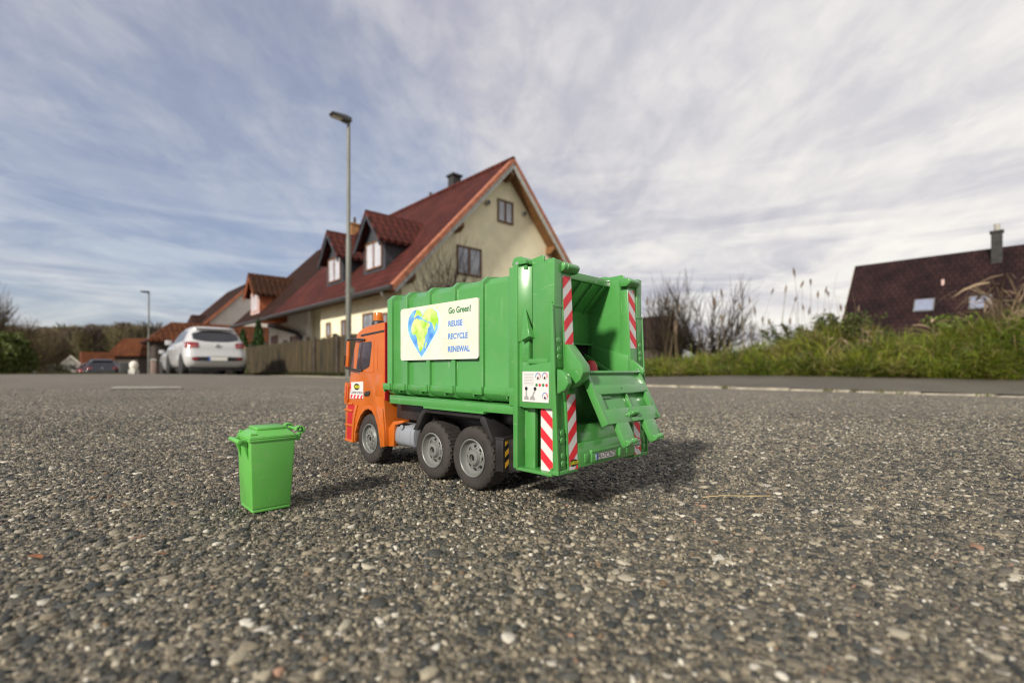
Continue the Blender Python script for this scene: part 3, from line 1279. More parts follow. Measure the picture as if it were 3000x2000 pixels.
# oval maker's emblem
def emblem(parent, plane, c, w, h, name='emblem'):
    b = MB(MM)
    P = [(w * math.cos(6.2832 * k / 28), h * math.sin(6.2832 * k / 28)) for k in range(28)]
    if plane == 'rear':
        b.face([(c[0], c[1] + p, c[2] + q_) for p, q_ in P], 0)
        o = b.build(name, [M_INK], parent, smooth=0)
        text_mesh('lettering', "CARSON", M_LYEL, o, h * .00128, ((c[0] - .06) * .001, -c[1] * .001, (c[2] - h * .42) * .001), (0, -1, 0), (0, 0, 1), .00006, 'CENTER', .25, width=w * .00205)
    else:
        b.face([(c[0] + p, c[1], c[2] + q_) for p, q_ in P], 0)
        o = b.build(name, [M_INK], parent, smooth=0)
        text_mesh('lettering', "CARSON", M_LYEL, o, h * .00128, (c[0] * .001, -(c[1] - .06) * .001, (c[2] - h * .42) * .001), (-1, 0, 0), (0, 0, 1), .00006, 'CENTER', .25, width=w * .00205)
    return o


emblem(tail, 'rear', (lean(36) - .3, 8.2, 36.6), 4.6, 2.4)

# control panel sticker with gauges, lamps and levers
cp = part('control_panel', M_WHITE, lambda b: b.prism(rrect(8.2, 32.0, 76.8, 97.4, .6), 'y', -8.0, -7.4), 0, tail)


def f_gauges(b):
    def disc(u, z, r, v, mi, a0=0, a1=360, r0=0):
        n = 24
        if r0:
            for k in range(n):
                t0, t1 = R(a0 + (a1 - a0) * k / n), R(a0 + (a1 - a0) * (k + 1) / n)
                b.face([(u - r0 * math.cos(t0), v, z + r0 * math.sin(t0)), (u - r * math.cos(t0), v, z + r * math.sin(t0)), (u - r * math.cos(t1), v, z + r * math.sin(t1)), (u - r0 * math.cos(t1), v, z + r0 * math.sin(t1))], mi)
        else:
            b.face([(u - r * math.cos(R(360 * k / n)), v, z + r * math.sin(R(360 * k / n))) for k in range(n)], mi)
    for u, z, nd in ((17.6, 94.2, 90), (11.6, 94.4, 120), (11.4, 81.2, 125)):
        disc(u, z, 2.5, -8.04, 1)
        disc(u, z, 2.2, -8.07, 0)
        disc(u, z, 2.2, -8.10, 3, 70, 200, 1.7)
        disc(u, z, 2.2, -8.10, 4, -30, 70, 1.7)
        disc(u, z - 1.2, .85, -8.12, 2)
        c, s_ = math.cos(R(nd)), math.sin(R(nd))
        b.face([(u + .2 * s_, -8.12, z - 1.2 + .2 * c), (u - 1.8 * c, -8.12, z - 1.2 + 2.6 * s_), (u - .2 * s_, -8.12, z - 1.2 - .2 * c)], 4)
    for u, mi in ((18.9, 5), (16.0, 4), (13.0, 5), (10.0, 4)):
        disc(u, 88.4, 1.15, -8.06, 1)
        disc(u, 88.4, 1.0, -8.09, mi)
    for k in range(8):                                        # printed lines
        z = 95.8 - k * 1.05
        b.face([(30.6, -8.05, z), (21.6, -8.05, z), (21.6, -8.05, z + .28), (30.6, -8.05, z + .28)], 1)
    for u, tu in ((28.2, 28.3), (22.6, 20.2)):                    # levers
        b.face([(u + 2.4, -8.05, 78.2), (u - 2.4, -8.05, 78.2), (u - 1.7, -8.05, 80.6), (u + 1.7, -8.05, 80.6)], 1)
        b.face([(u + .7, -8.08, 80.4), (u - .7, -8.08, 80.4), (tu - .6, -8.08, 85), (tu + .6, -8.08, 85)], 1)
        disc(tu, 85.8, 1.3, -8.12, 2)


part('gauge_print', [M_WHITE, M_PGREY, M_INK, M_TBLUE, M_SRED, M_TGREEN], f_gauges, 0, cp, smooth=0)


# ------------------------------------------------------------------ cab
CV0, CV1 = 2.6, 95.4


def f_cab(b):
    arch = [(292, 20.4), (290.6, 30), (287, 38.5), (280, 48.6), (271, 55.6), (263, 57.8), (255.6, 56.2), (249, 50.6), (243.6, 41), (240, 30), (238.2, 21.2)]
    P = [(231.5, 146.2), (256, 144.9), (269, 143.6), (277, 141.9), (286, 138.9), (290.4, 135.6), (291.6, 132.2), (297.6, 116), (303.2, 101), (306, 86.4), (306.2, 79), (308.6, 63), (310.4, 60.5), (314.8, 59), (316.2, 53), (315.8, 36), (317.2, 19.6), (308, 19.0)]
    P += arch + [(229.6, 22.2), (230.2, 40), (232.2, 56), (233.8, 68.6), (231.2, 70)]
    # three slabs so that the sides are gently rounded
    b.prism(P, 'y', CV0, CV1)


cab = part('cab', M_ORANGE, f_cab, .9, seg=3)


def f_cabtrim(b, g):
    if True:
        # wheel-arch lip and rear mudguard face
        O = [(294, 20), (292.6, 31), (288.6, 40.6), (281, 51), (271.6, 58.4), (263, 61), (254.4, 59.2), (247, 53), (241.4, 43), (237.6, 31), (236, 21)]
        I = [(292, 20.4), (290.6, 30), (287, 38.5), (280, 48.6), (271, 55.6), (263, 57.8), (255.6, 56.2), (249, 50.6), (243.6, 41), (240, 30), (238.2, 21.2)]
        for k in range(len(O) - 1):
            b.prism([O[k], O[k + 1], I[k + 1], I[k]], 'y', g(1.2), g(8))
        # front wind deflector fin
        b.prism([(316, 63.4), (309, 61), (306.6, 66), (306.6, 80), (311.6, 84.6), (313.4, 83.6)], 'y', g(.6), g(6))
        # door line, vertical creases behind the window
        bx(b, 252.6, 253.4, g(2.1), g(3), 96, 128)
        bx(b, 245.4, 246.2, g(2.2), g(3), 98, 122)
        bx(b, 256.2, 284, g(2.0), g(3), 95.6, 96.8)
        bx(b, 235, 250, g(2.35), g(3), 71.5, 93.5)
        # rear mudguard's vertical face
        b.prism([(229.8, 22.2), (236.2, 21), (237.6, 31), (241.4, 43), (247, 53), (244, 62), (234.2, 60), (232, 48), (230.4, 38)], 'y', g(1.0), g(8))
        # steps' frame
        for z in (19.6, 36.6, 52.8, 60.2):
            bx(b, 297.6, 315.6, g(1.2), g(4), z, z + 2.3)
        b.prism([(296.4, 19), (300.2, 19), (299, 36), (296.6, 50), (291, 60.8), (286, 60.8), (292.2, 48), (295, 34)], 'y', g(1.4), g(4))
        # bracket of the tank
        b.prism([(221, 23), (231, 22), (231, 40), (221.6, 47.6), (203, 50), (202.6, 48), (219, 44)], 'y', g(6), g(12))


sides('side_trim', M_ORANGE, f_cabtrim, .35, cab)


def f_steps(b, g):
    if True:
        b.prism([(300, 21.6), (311.4, 21.6), (311, 40), (309, 60), (291, 60), (298.6, 44)], 'y', g(2.3), g(3.2))


sides('step_well', M_RED, f_steps, 0, cab)
sides('edge_strip', M_RED, lambda b, g: bx(b, 230.2, 231.4, g(2.2), g(6), 68, 145.4), 0, cab)
sides('fin_slot', M_RED, lambda b, g: bx(b, 308.6, 310.4, g(.4), g(2), 65, 81), 0, cab)


def f_window(b, g):
    if True:
        P = [(283.4, 127), (270, 127.6), (259, 128.1), (257.9, 127.4), (257.2, 124.2), (261.7, 103), (263.5, 101), (271, 98.9), (280.2, 97.6), (289.6, 99.2), (290.4, 100.4)]
        b.prism(P, 'y', g(2.35), g(4))


sides('side_window', M_GLASSD, f_window, .3, cab)
part('windscreen', M_GLASSD, lambda b: b.prism([(291.9, 131), (303.5, 101.5), (304.1, 101.8), (292.5, 131.4)], 'y', 9, 89), .2, cab)


def f_stripe(b, g):
    if True:
        b.prism([(280.2, 133.6), (280.2, 135.9), (231.8, 138.4), (231.8, 136.2)], 'y', g(2.3), g(3))


sides('black_stripe', M_BLACK, f_stripe, .2, cab)
sides('door_handle', M_BLACK, lambda b, g: b.prism([(272.6, 72.4), (270.6, 75.4), (261, 76.6), (260.4, 74.6), (262.2, 71.4), (270.6, 70.4)], 'y', g(1.7), g(3)), .3, cab)
if True:
    cs = part('door_sticker', M_WHITE, lambda b: b.prism([(274.7, 68.0), (274.7, 86.2), (303, 84.6), (303.6, 77), (304.6, 66.9)], 'y', 2.0, 2.6), 0, cab)
    emblem(cs, 'side', (288.6, 1.92, 80.2), 6.6, 3.5)
    text_mesh('lettering', "Construction", M_INK, cs, .0049, (.3028, -.00194, .0728), (-1, 0, 0), (0, 0, 1), .00004, width=.0268)
    b = MB(MM)
    for k in range(4):
        u = 303.6 - k * 7.4
        b.face([(u, 1.94, 67.4), (u - 3.8, 1.94, 67.5), (u - 6.4, 1.94, 71.6), (u - 2.6, 1.94, 71.5)])
    b.face([(303.0, 1.94, 84.2), (301.4, 1.94, 84.2), (300.6, 1.94, 79), (303.4, 1.94, 75)])
    b.build('red_bars', [M_SRED], cs, smooth=0)


def f_mirror(b, g):
    P = [(270.6, 129.9), (278, 130.6), (289, 131.4), (297, 130.8), (299.6, 127.6), (301.4, 112.6), (303, 104), (302.6, 101.8), (299.6, 100.2), (286, 98.4), (276, 97.8)]
    b.tube([(u, g(-3.4 if 2 < i < 9 else (1.8 if i in (0, 10) else -1.6)), z) for i, (u, z) in enumerate(P)], 1.15, 8)
    b.tube([(301.6, g(-4.4), 114), (303.4, g(-4.4), 103.4)], 1.3, 8)


for g in (lambda v: v, mir):
    o = part('mirror_frame', M_BLACK, lambda b: f_mirror(b, g), 0, cab)
    part('mirror_housing', M_ORANGE, lambda b: b.prism([(300, 129.4), (301.6, 112), (302.6, 102), (296.2, 101.2), (294.6, 114), (294.4, 129.4)], 'y', g(-4.4), g(-2.2)), .4, o)
for u in (299.8, 283.6):
    sides('rivet', M_STEEL, lambda b, g: b.lathe([(.9, 0), (.7, -.6), (.1, -.8)] if g(0) < 5 else [(.9, 0), (.7, .6), (.1, .8)], (u, g(2.5), 94.6), 'y', 10), 0, cab)


# warning beacon on the roof
def f_base(b):
    b.lathe([(7.0, 143), (7.0, 147.6), (6.2, 149.4), (5.6, 150)], (262, 13, 0), 'z', 24)


beacon = part('beacon', M_BLACK, f_base, .2)
part('amber_dome', M_AMBER, lambda b: b.lathe([(5.5, 149.6), (5.2, 152), (4.9, 156.4), (4.4, 158.2), (2.6, 159), (.2, 159.2)], (262, 13, 0), 'z', 24, rfun=lambda j, k, r: r * (1.0 + .035 * (k % 2) * (j < 4))), 0, beacon)


# ------------------------------------------------------------------ chassis, tank, mudguards, battery box
def f_chassis(b):
    for v in (32, 60):
        bx(b, 20, 305, v, v + 6, 44, 56)
    bx(b, 60, 228, 22, mir(22), 55, 66.2)
    bx(b, 165, 228, 14, mir(14), 50, 65.8)
    for u in (105.5, 161, 267.5):
        b.tube([(u, 16, 26), (u, 82, 26)], 4, 10)
        bx(b, u - 6, u + 6, 38, 60, 24, 46)
    bx(b, 180, 300, 34, 64, 30, 46)
    bx(b, 14, 60, 14, mir(14), 31.5, 34)


part('chassis', M_BLACK, f_chassis, .4)
for g in (lambda v: v, mir):
    part('mudguard', M_BLACK, lambda b: [b.prism(q_, 'y', g(3.2), g(27)) for q_ in (
        [(183, 43), (169.6, 60.6), (166, 63.2), (163, 60.2), (166, 57.4), (175.6, 43)], [(166, 63.2), (86.6, 63.2), (89.6, 59.8), (163, 60.2)],
        [(86.6, 63.2), (83, 60.6), (73.2, 43.4), (76.4, 43.2), (89, 57.6), (89.6, 59.8)])], .5)


def f_tank(b, g):
    P = [(34.4 + 11.6 * math.cos(t) * (1 if abs(math.cos(t)) < .8 else .97), 0) for t in (0,)]
    prof = []
    for k in range(20):
        t = 6.28318 * k / 20
        c, s_ = math.cos(t), math.sin(t)
        prof.append((20 + 12.4 * math.copysign(abs(c) ** .7, c), 34.4 + 11.4 * math.copysign(abs(s_) ** .7, s_)))
    b.prism([(g(v), z) for v, z in prof], 'x', 188.6, 221)
    big = [(g(20 + (v - 20) * 1.03), 34.4 + (z - 34.4) * 1.03) for v, z in prof]
    for u in (194, 212.4, 219.4):
        b.prism(big, 'x', u, u + 1.2)
    b.lathe([(2.6, 0), (2.6, -1.2), (2.1, -1.6)] if g(0) < 5 else [(2.6, 0), (2.6, 1.2), (2.1, 1.6)], (209, g(8.6), 42.6), 'y', 14)


for g in (lambda v: v, mir):
    part('fuel_tank', M_TANK, lambda b: f_tank(b, g), .3)
for g in (lambda v: v, mir):
    o = part('battery_box', M_BLACK, lambda b: (bx(b, 63, 71.4, g(3.4), g(24), 21.4, 46.8), bx(b, 52, 63, g(9), g(24), 22, 46), bx(b, 62, 72, g(3), g(24), 45.4, 47.2)), .5)
    stripe_pts(lambda z: 62.9, g(5.2), g(14), 23, 45.4, 6.5 if g(0) < 5 else -6.5, 8.4, M_YEL, M_INK, 'hazard_stripes', parent=o, off=-.12, phase=1)


# ------------------------------------------------------------------ wheels
def make_wheel(u, outer, side, width, front):
    """outer = v of the outer tyre face; side = +1 when the wheel's inside lies towards larger v"""
    ctr = (u, outer, 26.0)
    w = empty('wheel')
    w.parent = truck

    def f_tyre(b):
        r0 = 15.4
        prof = [(r0, 1.6), (r0 + 1.2, .35), (19.5, -.25), (22.6, -.1), (24.3, .5), (25.2, 1.4), (25.9, 2.6), (25.95, width * .33), (25.95, width * .5), (25.95, width * .67), (25.9, width - 2.6), (25.2, width - 1.4), (24.2, width - .4), (20, width), (r0, width - 1.6)]
        N = 120

        def rf(j, k, r):
            if 4 <= j <= 11:
                ph = (k + (2 if j % 2 else 0) + (1 if j == 4 or j == 11 else 0)) % 5
                if ph == 0:
                    return r - (1.1 if 5 < j < 10 else .7)
            return r
        b.lathe([(r, h * side) for r, h in prof], ctr, 'y', N, rfun=rf, closed=True)

    def f_rim(b):
        if front:
            prof = [(15.5, 1.4), (15.7, .2), (14.9, -.2), (14.2, .4), (13.6, 3.2), (12.6, 4.0), (11.4, 3.2), (9.6, 1.6), (8.8, 1.0), (6.4, .9), (6.2, .2), (4.4, .0), (4.2, 1.4), (.05, 1.6)]
        else:
            prof = [(15.5, 1.6), (15.9, .2), (15.1, -.3), (14.4, .3), (13.6, 3.4), (12.4, 4.7), (11.2, 4.9), (7.2, 3.4), (6.8, 2.8), (5.8, .8), (5.0, .4), (3.2, .4), (3.0, 2.2), (.05, 2.2)]
        b.lathe([(r, h * side) for r, h in prof], ctr, 'y', 48, cap0=False)
        n = 10 if front else 8
        for k in range(n):
            t = 6.28318 * (k + .3) / n
            rr = 7.6 if front else 8.2
            h = (.8 if front else 3.7) * side
            b.lathe([(.62, 0), (.62, -.8 * side), (.3, -1.0 * side)], (u + rr * math.cos(t), outer + h, 26 + rr * math.sin(t)), 'y', 8)

    def f_holes(b):
        n = 10 if front else 8
        for k in range(n):
            t = 6.28318 * k / n
            rr = 11.6 if front else 9.6
            c, s_ = math.cos(t), math.sin(t)
            rad, tang = (.7, 1.3) if front else (1.3, 1.6)

            def hh(r):
                if front:
                    return 3.0 + (r - 11) * .5
                return 3.4 + (r - 7.2) * 1.5 / 4.0
            pts = []
            for q_ in range(14):
                a = 6.28318 * q_ / 14
                dr, dt = rad * math.cos(a), tang * math.sin(a)
                pts.append((u + (rr + dr) * c - dt * s_, outer + (hh(rr + dr) - .14) * side, 26 + (rr + dr) * s_ + dt * c))
            b.face(pts)
        b.face([(u + 2.4 * math.cos(6.283 * q_ / 16), outer + (1.5 if front else 2.05) * side - (.25 if front else 0) * side, 26 + 2.4 * math.sin(6.283 * q_ / 16)) for q_ in range(16)])
    part('tyre', M_TYRE, f_tyre, 0, w, smooth=28)
    rim = part('rim', M_RIM, f_rim, 0, w, smooth=30)
    b = MB(MM)
    f_holes(b)
    me = b.build('rim', [M_DARK], None, smooth=0)
    # merge the dark hand holes into the rim's own mesh
    bm = bmesh.new()
    bm.from_mesh(rim.data)
    n0 = len(bm.faces)
    bm.from_mesh(me.data)
    bm.faces.ensure_lookup_table()
    for f in bm.faces[n0:]:
        f.material_index = 1
    bm.to_mesh(rim.data)
    bm.free()
    rim.data.materials.append(M_DARK)
    bpy.data.objects.remove(me)
    return w


for u in (105.6, 160.8):
    make_wheel(u, 8.4, 1, 21, False)
    make_wheel(u, mir(8.4), -1, 21, False)
make_wheel(268.0, 5.6, 1, 15, True)
make_wheel(268.0, mir(5.6), -1, 15, True)

# ------------------------------------------------------------------ toy wheelie bin
bt = R(42.5)
BR = Vector((math.cos(bt), math.sin(bt), 0))
BL = Vector((-math.sin(bt), math.cos(bt), 0))
bc = Vector((-.1774, .331, 0)) + BR * .0128 + BL * .0155
bin_ = empty('toy_wheelie_bin', (bc.x, bc.y, gz(bc.x, bc.y) + .0012), math.atan2(BR.y, BR.x),
             "small bright green toy wheelie bin with closed lid standing on the asphalt", "toy bin")
MB_MM = Matrix.Scale(.001, 4)        # local x = BR (towards the hinge), y = BL, in millimetres


def bpart(name, fn, bevel, parent, m=None, seg=2, smooth=35):
    b = MB(MB_MM)
    fn(b)
    return b.build(name, m or M_GREEN2, parent, bevel=bevel * .001, seg=seg, smooth=smooth)


def f_bin(b):
    b.frustum((-12.9, 12.4, -15.2, 15.2), 2.4, (-14.4, 15.0, -17.0, 17.0), 49.8)
    b.frustum((-12.6, 12.4, -14.9, 14.9), 0, (-12.6, 12.4, -14.9, 14.9), 2.6)
    for y in (-11, 8.4):                                     # gussets under the handle
        b.prism([(-14.2, 49.6), (-18.6, 49.6), (-14.0, 36)], 'y', y, y + 1.6)


body = bpart('bin_body', f_bin, .9, bin_, seg=3)


def f_lid(b):
    b.frustum((-14.9, 15.6, -17.5, 17.5), 48.8, (-15.1, 15.8, -17.7, 17.7), 50.8)
    b.frustum((-14.9, 15.6, -17.5, 17.5), 50.8, (-14.7, 15.5, -17.4, 17.4), 52.2)
    b.frustum((-14.8, 15.5, -17.4, 17.4), 52.2, (-8.6, 11.6, -11, 11), 56.2)
    b.frustum((-8.6, 11.6, -11, 11), 56.2, (-8.4, 11.4, -10.8, 10.8), 58.2)
    for y in (-15.6, 13.2):
        b.prism([(-14.2, 52.3), (-9, 54), (-13.6, 55.4)], 'y', y, y + 1.6)


lid = bpart('lid', f_lid, .6, bin_)


def f_hook(b):
    for y in (-15.4, 9.6):
        O, I = [], []
        for k in range(11):
            t = R(190 - 300 * k / 10)
            O.append((19.2 + 3.5 * math.cos(t), 55.0 + 3.1 * math.sin(t)))
            I.append((19.2 + 2.1 * math.cos(t), 55.0 + 1.8 * math.sin(t)))
        for k in range(10):
            b.prism([O[k], O[k + 1], I[k + 1], I[k]], 'y', y, y + 4.6)
        b.prism([(20.4, 52.4), (19.2, 48.2), (17.2, 47.2), (15.4, 48.8), (15.4, 51.6), (18.2, 52.8)], 'y', y + .6, y + 4.0)
    b.tube([(19.2, -16.0, 55), (19.2, 15, 55)], 1.0, 10)


bpart('hinge', f_hook, .4, lid)


def f_bar(b):
    b.tube([(-19.6, -13, 49.4), (-19.6, 13, 49.4)], 1.6, 12)
    for y in (-11, 8.2):
        b.box(-19.6, -13.6, y, y + 2.2, 48.0, 50.6)


bpart('handle_bar', f_bar, .25, bin_)

# ------------------------------------------------------------------ building materials
def tile_mat(name, c1, c2, gap, along='x', rough=.62, moss=None):
    m = bpy.data.materials.new(name)
    m.use_nodes = True
    nt = m.node_tree
    L = nt.links.new
    b = nt.nodes['Principled BSDF']
    t = nt.nodes.new('ShaderNodeTexCoord')
    sp = nt.nodes.new('ShaderNodeSeparateXYZ')
    L(t.outputs['Object'], sp.inputs[0])
    cb = nt.nodes.new('ShaderNodeCombineXYZ')
    L(sp.outputs['X' if along == 'x' else 'Y'], cb.inputs[0])
    ml = nt.nodes.new('ShaderNodeMath')
    ml.operation = 'MULTIPLY'
    ml.inputs[1].default_value = 1.38
    L(sp.outputs['Z'], ml.inputs[0])
    L(ml.outputs[0], cb.inputs[1])
    br = nt.nodes.new('ShaderNodeTexBrick')
    br.offset = 0.5
    br.inputs['Scale'].default_value = 1.0
    br.inputs['Brick Width'].default_value = .30
    br.inputs['Row Height'].default_value = .36
    br.inputs['Mortar Size'].default_value = .028
    br.inputs['Mortar Smooth'].default_value = .6
    br.inputs['Color1'].default_value = (*c1, 1)
    br.inputs['Color2'].default_value = (*c2, 1)
    br.inputs['Mortar'].default_value = (*gap, 1)
    L(cb.outputs[0], br.inputs['Vector'])
    n = nt.nodes.new('ShaderNodeTexNoise')
    n.inputs['Scale'].default_value = .9
    n.inputs['Detail'].default_value = 6
    L(t.outputs['Object'], n.inputs['Vector'])
    r = nt.nodes.new('ShaderNodeValToRGB')
    r.color_ramp.elements[0].position, r.color_ramp.elements[1].position = .35, .68
    r.color_ramp.elements[0].color = (.72, .72, .74, 1)
    r.color_ramp.elements[1].color = (*(moss or (1.1, 1.06, 1.0)), 1)
    L(n.outputs[0], r.inputs[0])
    mx = nt.nodes.new('ShaderNodeMix')
    mx.data_type = 'RGBA'
    mx.blend_type = 'MULTIPLY'
    mx.inputs[0].default_value = 1
    L(br.outputs['Color'], mx.inputs[6])
    L(r.outputs[0], mx.inputs[7])
    L(mx.outputs[2], b.inputs['Base Color'])
    b.inputs['Roughness'].default_value = rough
    b.inputs['Specular IOR Level'].default_value = .12
    # each course is a rounded step
    w = nt.nodes.new('ShaderNodeMath')
    w.operation = 'FRACT'
    dv = nt.nodes.new('ShaderNodeMath')
    dv.operation = 'DIVIDE'
    dv.inputs[1].default_value = .36
    L(ml.outputs[0], dv.inputs[0])
    L(dv.outputs[0], w.inputs[0])
    w2 = nt.nodes.new('ShaderNodeMath')
    w2.operation = 'PINGPONG'
    w2.inputs[1].default_value = .15
    L(sp.outputs['X' if along == 'x' else 'Y'], w2.inputs[0])
    ad = nt.nodes.new('ShaderNodeMath')
    ad.operation = 'MULTIPLY_ADD'
    ad.inputs[1].default_value = -.06
    L(w.outputs[0], ad.inputs[0])
    w3 = nt.nodes.new('ShaderNodeMath')
    w3.operation = 'MULTIPLY'
    w3.inputs[1].default_value = .25
    L(w2.outputs[0], w3.inputs[0])
    L(w3.outputs[0], ad.inputs[2])
    bp = nt.nodes.new('ShaderNodeBump')
    bp.inputs['Strength'].default_value = .8
    bp.inputs['Distance'].default_value = 1.0
    L(ad.outputs[0], bp.inputs['Height'])
    L(bp.outputs[0], b.inputs['Normal'])
    return m


M_TRED = tile_mat("red_tiles", (.105, .028, .021), (.070, .020, .016), (.020, .008, .007), rough=.8)
M_TREDY = tile_mat("red_tiles_dormer", (.105, .028, .021), (.070, .020, .016), (.020, .008, .007), 'y', rough=.8)
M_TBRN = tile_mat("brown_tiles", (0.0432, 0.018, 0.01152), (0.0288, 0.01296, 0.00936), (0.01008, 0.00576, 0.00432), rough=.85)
M_TBRNY = tile_mat("brown_tiles_dormer", (0.0756, 0.03024, 0.0144), (0.0468, 0.0216, 0.01152), (0.01296, 0.0072, 0.00576), 'y', rough=.8)
M_TORG = tile_mat("orange_tiles", (0.1368, 0.04608, 0.01584), (0.09, 0.03024, 0.01224), (0.0288, 0.01224, 0.0072), rough=.8)
M_TORGY = tile_mat("orange_tiles_side", (.30, .105, .035), (.20, .068, .025), (.06, .025, .012), 'y')
M_TDRK = tile_mat("dark_tiles", (.028, .0145, .015), (.019, .011, .012), (.006, .004, .004), rough=.9, moss=(1.5, 1.35, 1.25))
M_CREAMW = mat("cream_plaster", (.85, .775, .53), .9, var=.06, scale=2.2, bump=.25, bscale=40, detail=6)
M_WHITEW = mat("white_plaster", (.74, .70, .62), .9, var=.06, scale=1.5, bump=.2, bscale=40)
M_WOOD = mat("brown_wood", (.17, .075, .022), .6, var=.3, scale=6, stretch=(1, 1, 6), bump=.2)
M_WFRAME = mat("window_wood", (.14, .062, .02), .5, var=.25, scale=12)
M_CLAD = mat("slate_cladding", (.040, .042, .050), .6, var=.25, scale=8, bump=.3, bscale=20)
M_OCLAD = mat("orange_cladding", (.36, .10, .035), .7, var=.2, scale=6)
M_PINKW = mat("pink_render", (.55, .38, .34), .85, var=.08, scale=5)
M_VERGE = mat("verge_tiles", (.34, .12, .06), .65, var=.25, scale=5)
M_BOARD = mat("grey_board", (.42, .42, .38), .7, var=.15, scale=6)
M_GUT = mat("dark_gutter", (.035, .033, .032), .5, var=.2, scale=5)
M_PIPE = mat("grey_pipe", (.35, .33, .28), .5, var=.1, scale=5)
M_BRICK = mat("chimney_clad", (.030, .029, .028), .85, var=.3, scale=5, bump=.4, bscale=12)
M_OBRICK = mat("chimney_orange", (.34, .16, .06), .8, var=.3, scale=6)
M_DWALL = mat("dark_timber", (.045, .032, .024), .8, var=.3, scale=4)
M_LEAD = mat("lead_cap", (.12, .12, .12), .6, var=.2, scale=4)


def pane_mat():
    m = mat("window_glass", (.27, .28, .31), .04, var=.35, scale=1.4, spec=.9)  # pale grey base carries the reflected sky in its colour
    m.node_tree.nodes['Principled BSDF'].inputs['Coat Weight'].default_value = 1.0
    m.node_tree.nodes['Principled BSDF'].inputs['Coat Roughness'].default_value = .03
    return m


M_PANE = pane_mat()
M_CURT = mat("net_curtain", (.62, .62, .66), .35, col2=(.34, .34, .37), scale=7, stretch=(3, 3, .3), spec=.6)
H_ANG = math.atan2(LV.y, LV.x)
H_O = (.07, 20.0, 0.0)
RZ, SLP = 8.77, 1.0520


def hpart(name, mats, fn, parent, bevel=0.0, smooth=30):
    b = MB(FLIP)
    fn(b)
    return b.build(name, mats, parent, bevel=bevel, smooth=smooth)


def window(parent, plane, c0, c1, z0, z1, at_, out, cas=2, pane=None, fr=.07, frame=None):
    """window in a wall plane ('a' = gable wall at a = at_, 'b' = long wall at b = at_); out = +1/-1 outward"""
    def bar(b, p0, p1, q0, q1, d0, d1):
        lo, hi = sorted((at_ + out * d0, at_ + out * d1))
        if plane == 'a':
            b.box(lo, hi, p0, p1, q0, q1)
        else:
            b.box(p0, p1, lo, hi, q0, q1)

    def f(b):
        bar(b, c0, c0 + fr, z0, z1, -.02, .05)
        bar(b, c1 - fr, c1, z0, z1, -.02, .05)
        bar(b, c0 + fr, c1 - fr, z0, z0 + fr, -.02, .06)
        bar(b, c0 + fr, c1 - fr, z1 - fr, z1, -.02, .05)
        for k in range(1, cas):
            x = c0 + (c1 - c0) * k / cas
            bar(b, x - fr * .6, x + fr * .6, z0 + fr, z1 - fr, -.02, .045)
    w = hpart('window', frame or M_WFRAME, f, parent)
    hpart('pane', pane or M_PANE, lambda b: bar(b, c0 + fr * .5, c1 - fr * .5, z0 + fr * .5, z1 - fr * .5, -.01, .015), w)
    return w


def slab(b, half, apex, slope, a0, a1, th=.24, bc=0.0):
    e = apex - half * slope
    b.prism([(bc - half, e), (bc, apex), (bc + half, e), (bc + half - .1, e - .14), (bc, apex - th), (bc - half + .1, e - .14)], 'x', a0, a1)


# ---- the cream house with the red roof
h1 = empty('red_roofed_house', H_O, H_ANG, "cream house with red tiled roof, two dark dormers and a steep gable with brown windows", "house")


def f_walls(b):
    b.prism([(-4.9, -.8), (4.9, -.8), (4.9, 3.3), (0, 8.42), (-4.9, 3.3)], 'x', .55, 7.8)
    b.prism([(-3.2, -.8), (4.9, -.8), (4.9, 3.3), (0, 8.42), (-3.2, 5.05)], 'x', 7.8, 12.95)


hpart('wall', M_CREAMW, f_walls, h1)
roof1 = hpart('roof', M_TRED, lambda b: slab(b, 5.55, RZ, SLP, .2, 13.05), h1)
hpart('ridge_tiles', M_TRED, lambda b: b.tube([(.0, 0, RZ + .0), (13.0, 0, RZ + .0)], .12, 10), roof1)


def f_verge(b):
    e = RZ + .045 - 5.62 * SLP
    b.prism([(-5.62, e), (0, RZ + .045), (5.62, e), (5.54, e - .16), (0, RZ - .14), (-5.54, e - .16)], 'x', -.05, .2)


hpart('verge_tiles', M_VERGE, f_verge, roof1)


def f_vboard(b):
    e = RZ - .14 - 5.5 * SLP
    b.prism([(-5.5, e), (0, RZ - .14), (5.5, e), (5.42, e - .16), (0, RZ - .38), (-5.42, e - .16)], 'x', -.02, .03)


hpart('verge_board', M_BOARD, f_vboard, roof1)


def f_soffit(b):
    e = RZ - .25 - 5.45 * SLP
    b.prism([(-5.45, e), (0, RZ - .25), (5.45, e), (5.4, e - .08), (0, RZ - .36), (-5.4, e - .08)], 'x', .031, .54)


hpart('soffit', M_WOOD, f_soffit, roof1)
for bb, zc in ((-2.62, 5.5), (2.62, 5.5), (-4.72, 3.3), (4.72, 3.3), (0, 8.14)):
    hpart('purlin', M_WOOD, lambda b: b.prism([(.05, zc + .14), (.6, zc + .14), (.6, zc - .16), (.25, zc - .16), (.05, zc - .02)], 'y', bb - .11, bb + .11), roof1)
window(h1, 'a', -.42, .46, 6.24, 7.2, .55, -1)
window(h1, 'a', -2.52, -1.28, 3.78, 4.92, .55, -1)
window(h1, 'a', .9, 2.2, 3.78, 4.92, .55, -1)
window(h1, 'a', -3.2, -1.9, 1.0, 2.2, .55, -1)
for bb, zz_ in ((-.98, 6.87), (1.08, 6.87)):
    o = hpart('wall_vent', M_BOARD, lambda b: b.lathe([(.10, .56), (.10, .42)], (0, bb, zz_), 'x', 16), h1)
    hpart('vent_mouth', M_INK, lambda b: b.lathe([(.075, .42), (.075, .412)], (0, bb, zz_), 'x', 16), o)
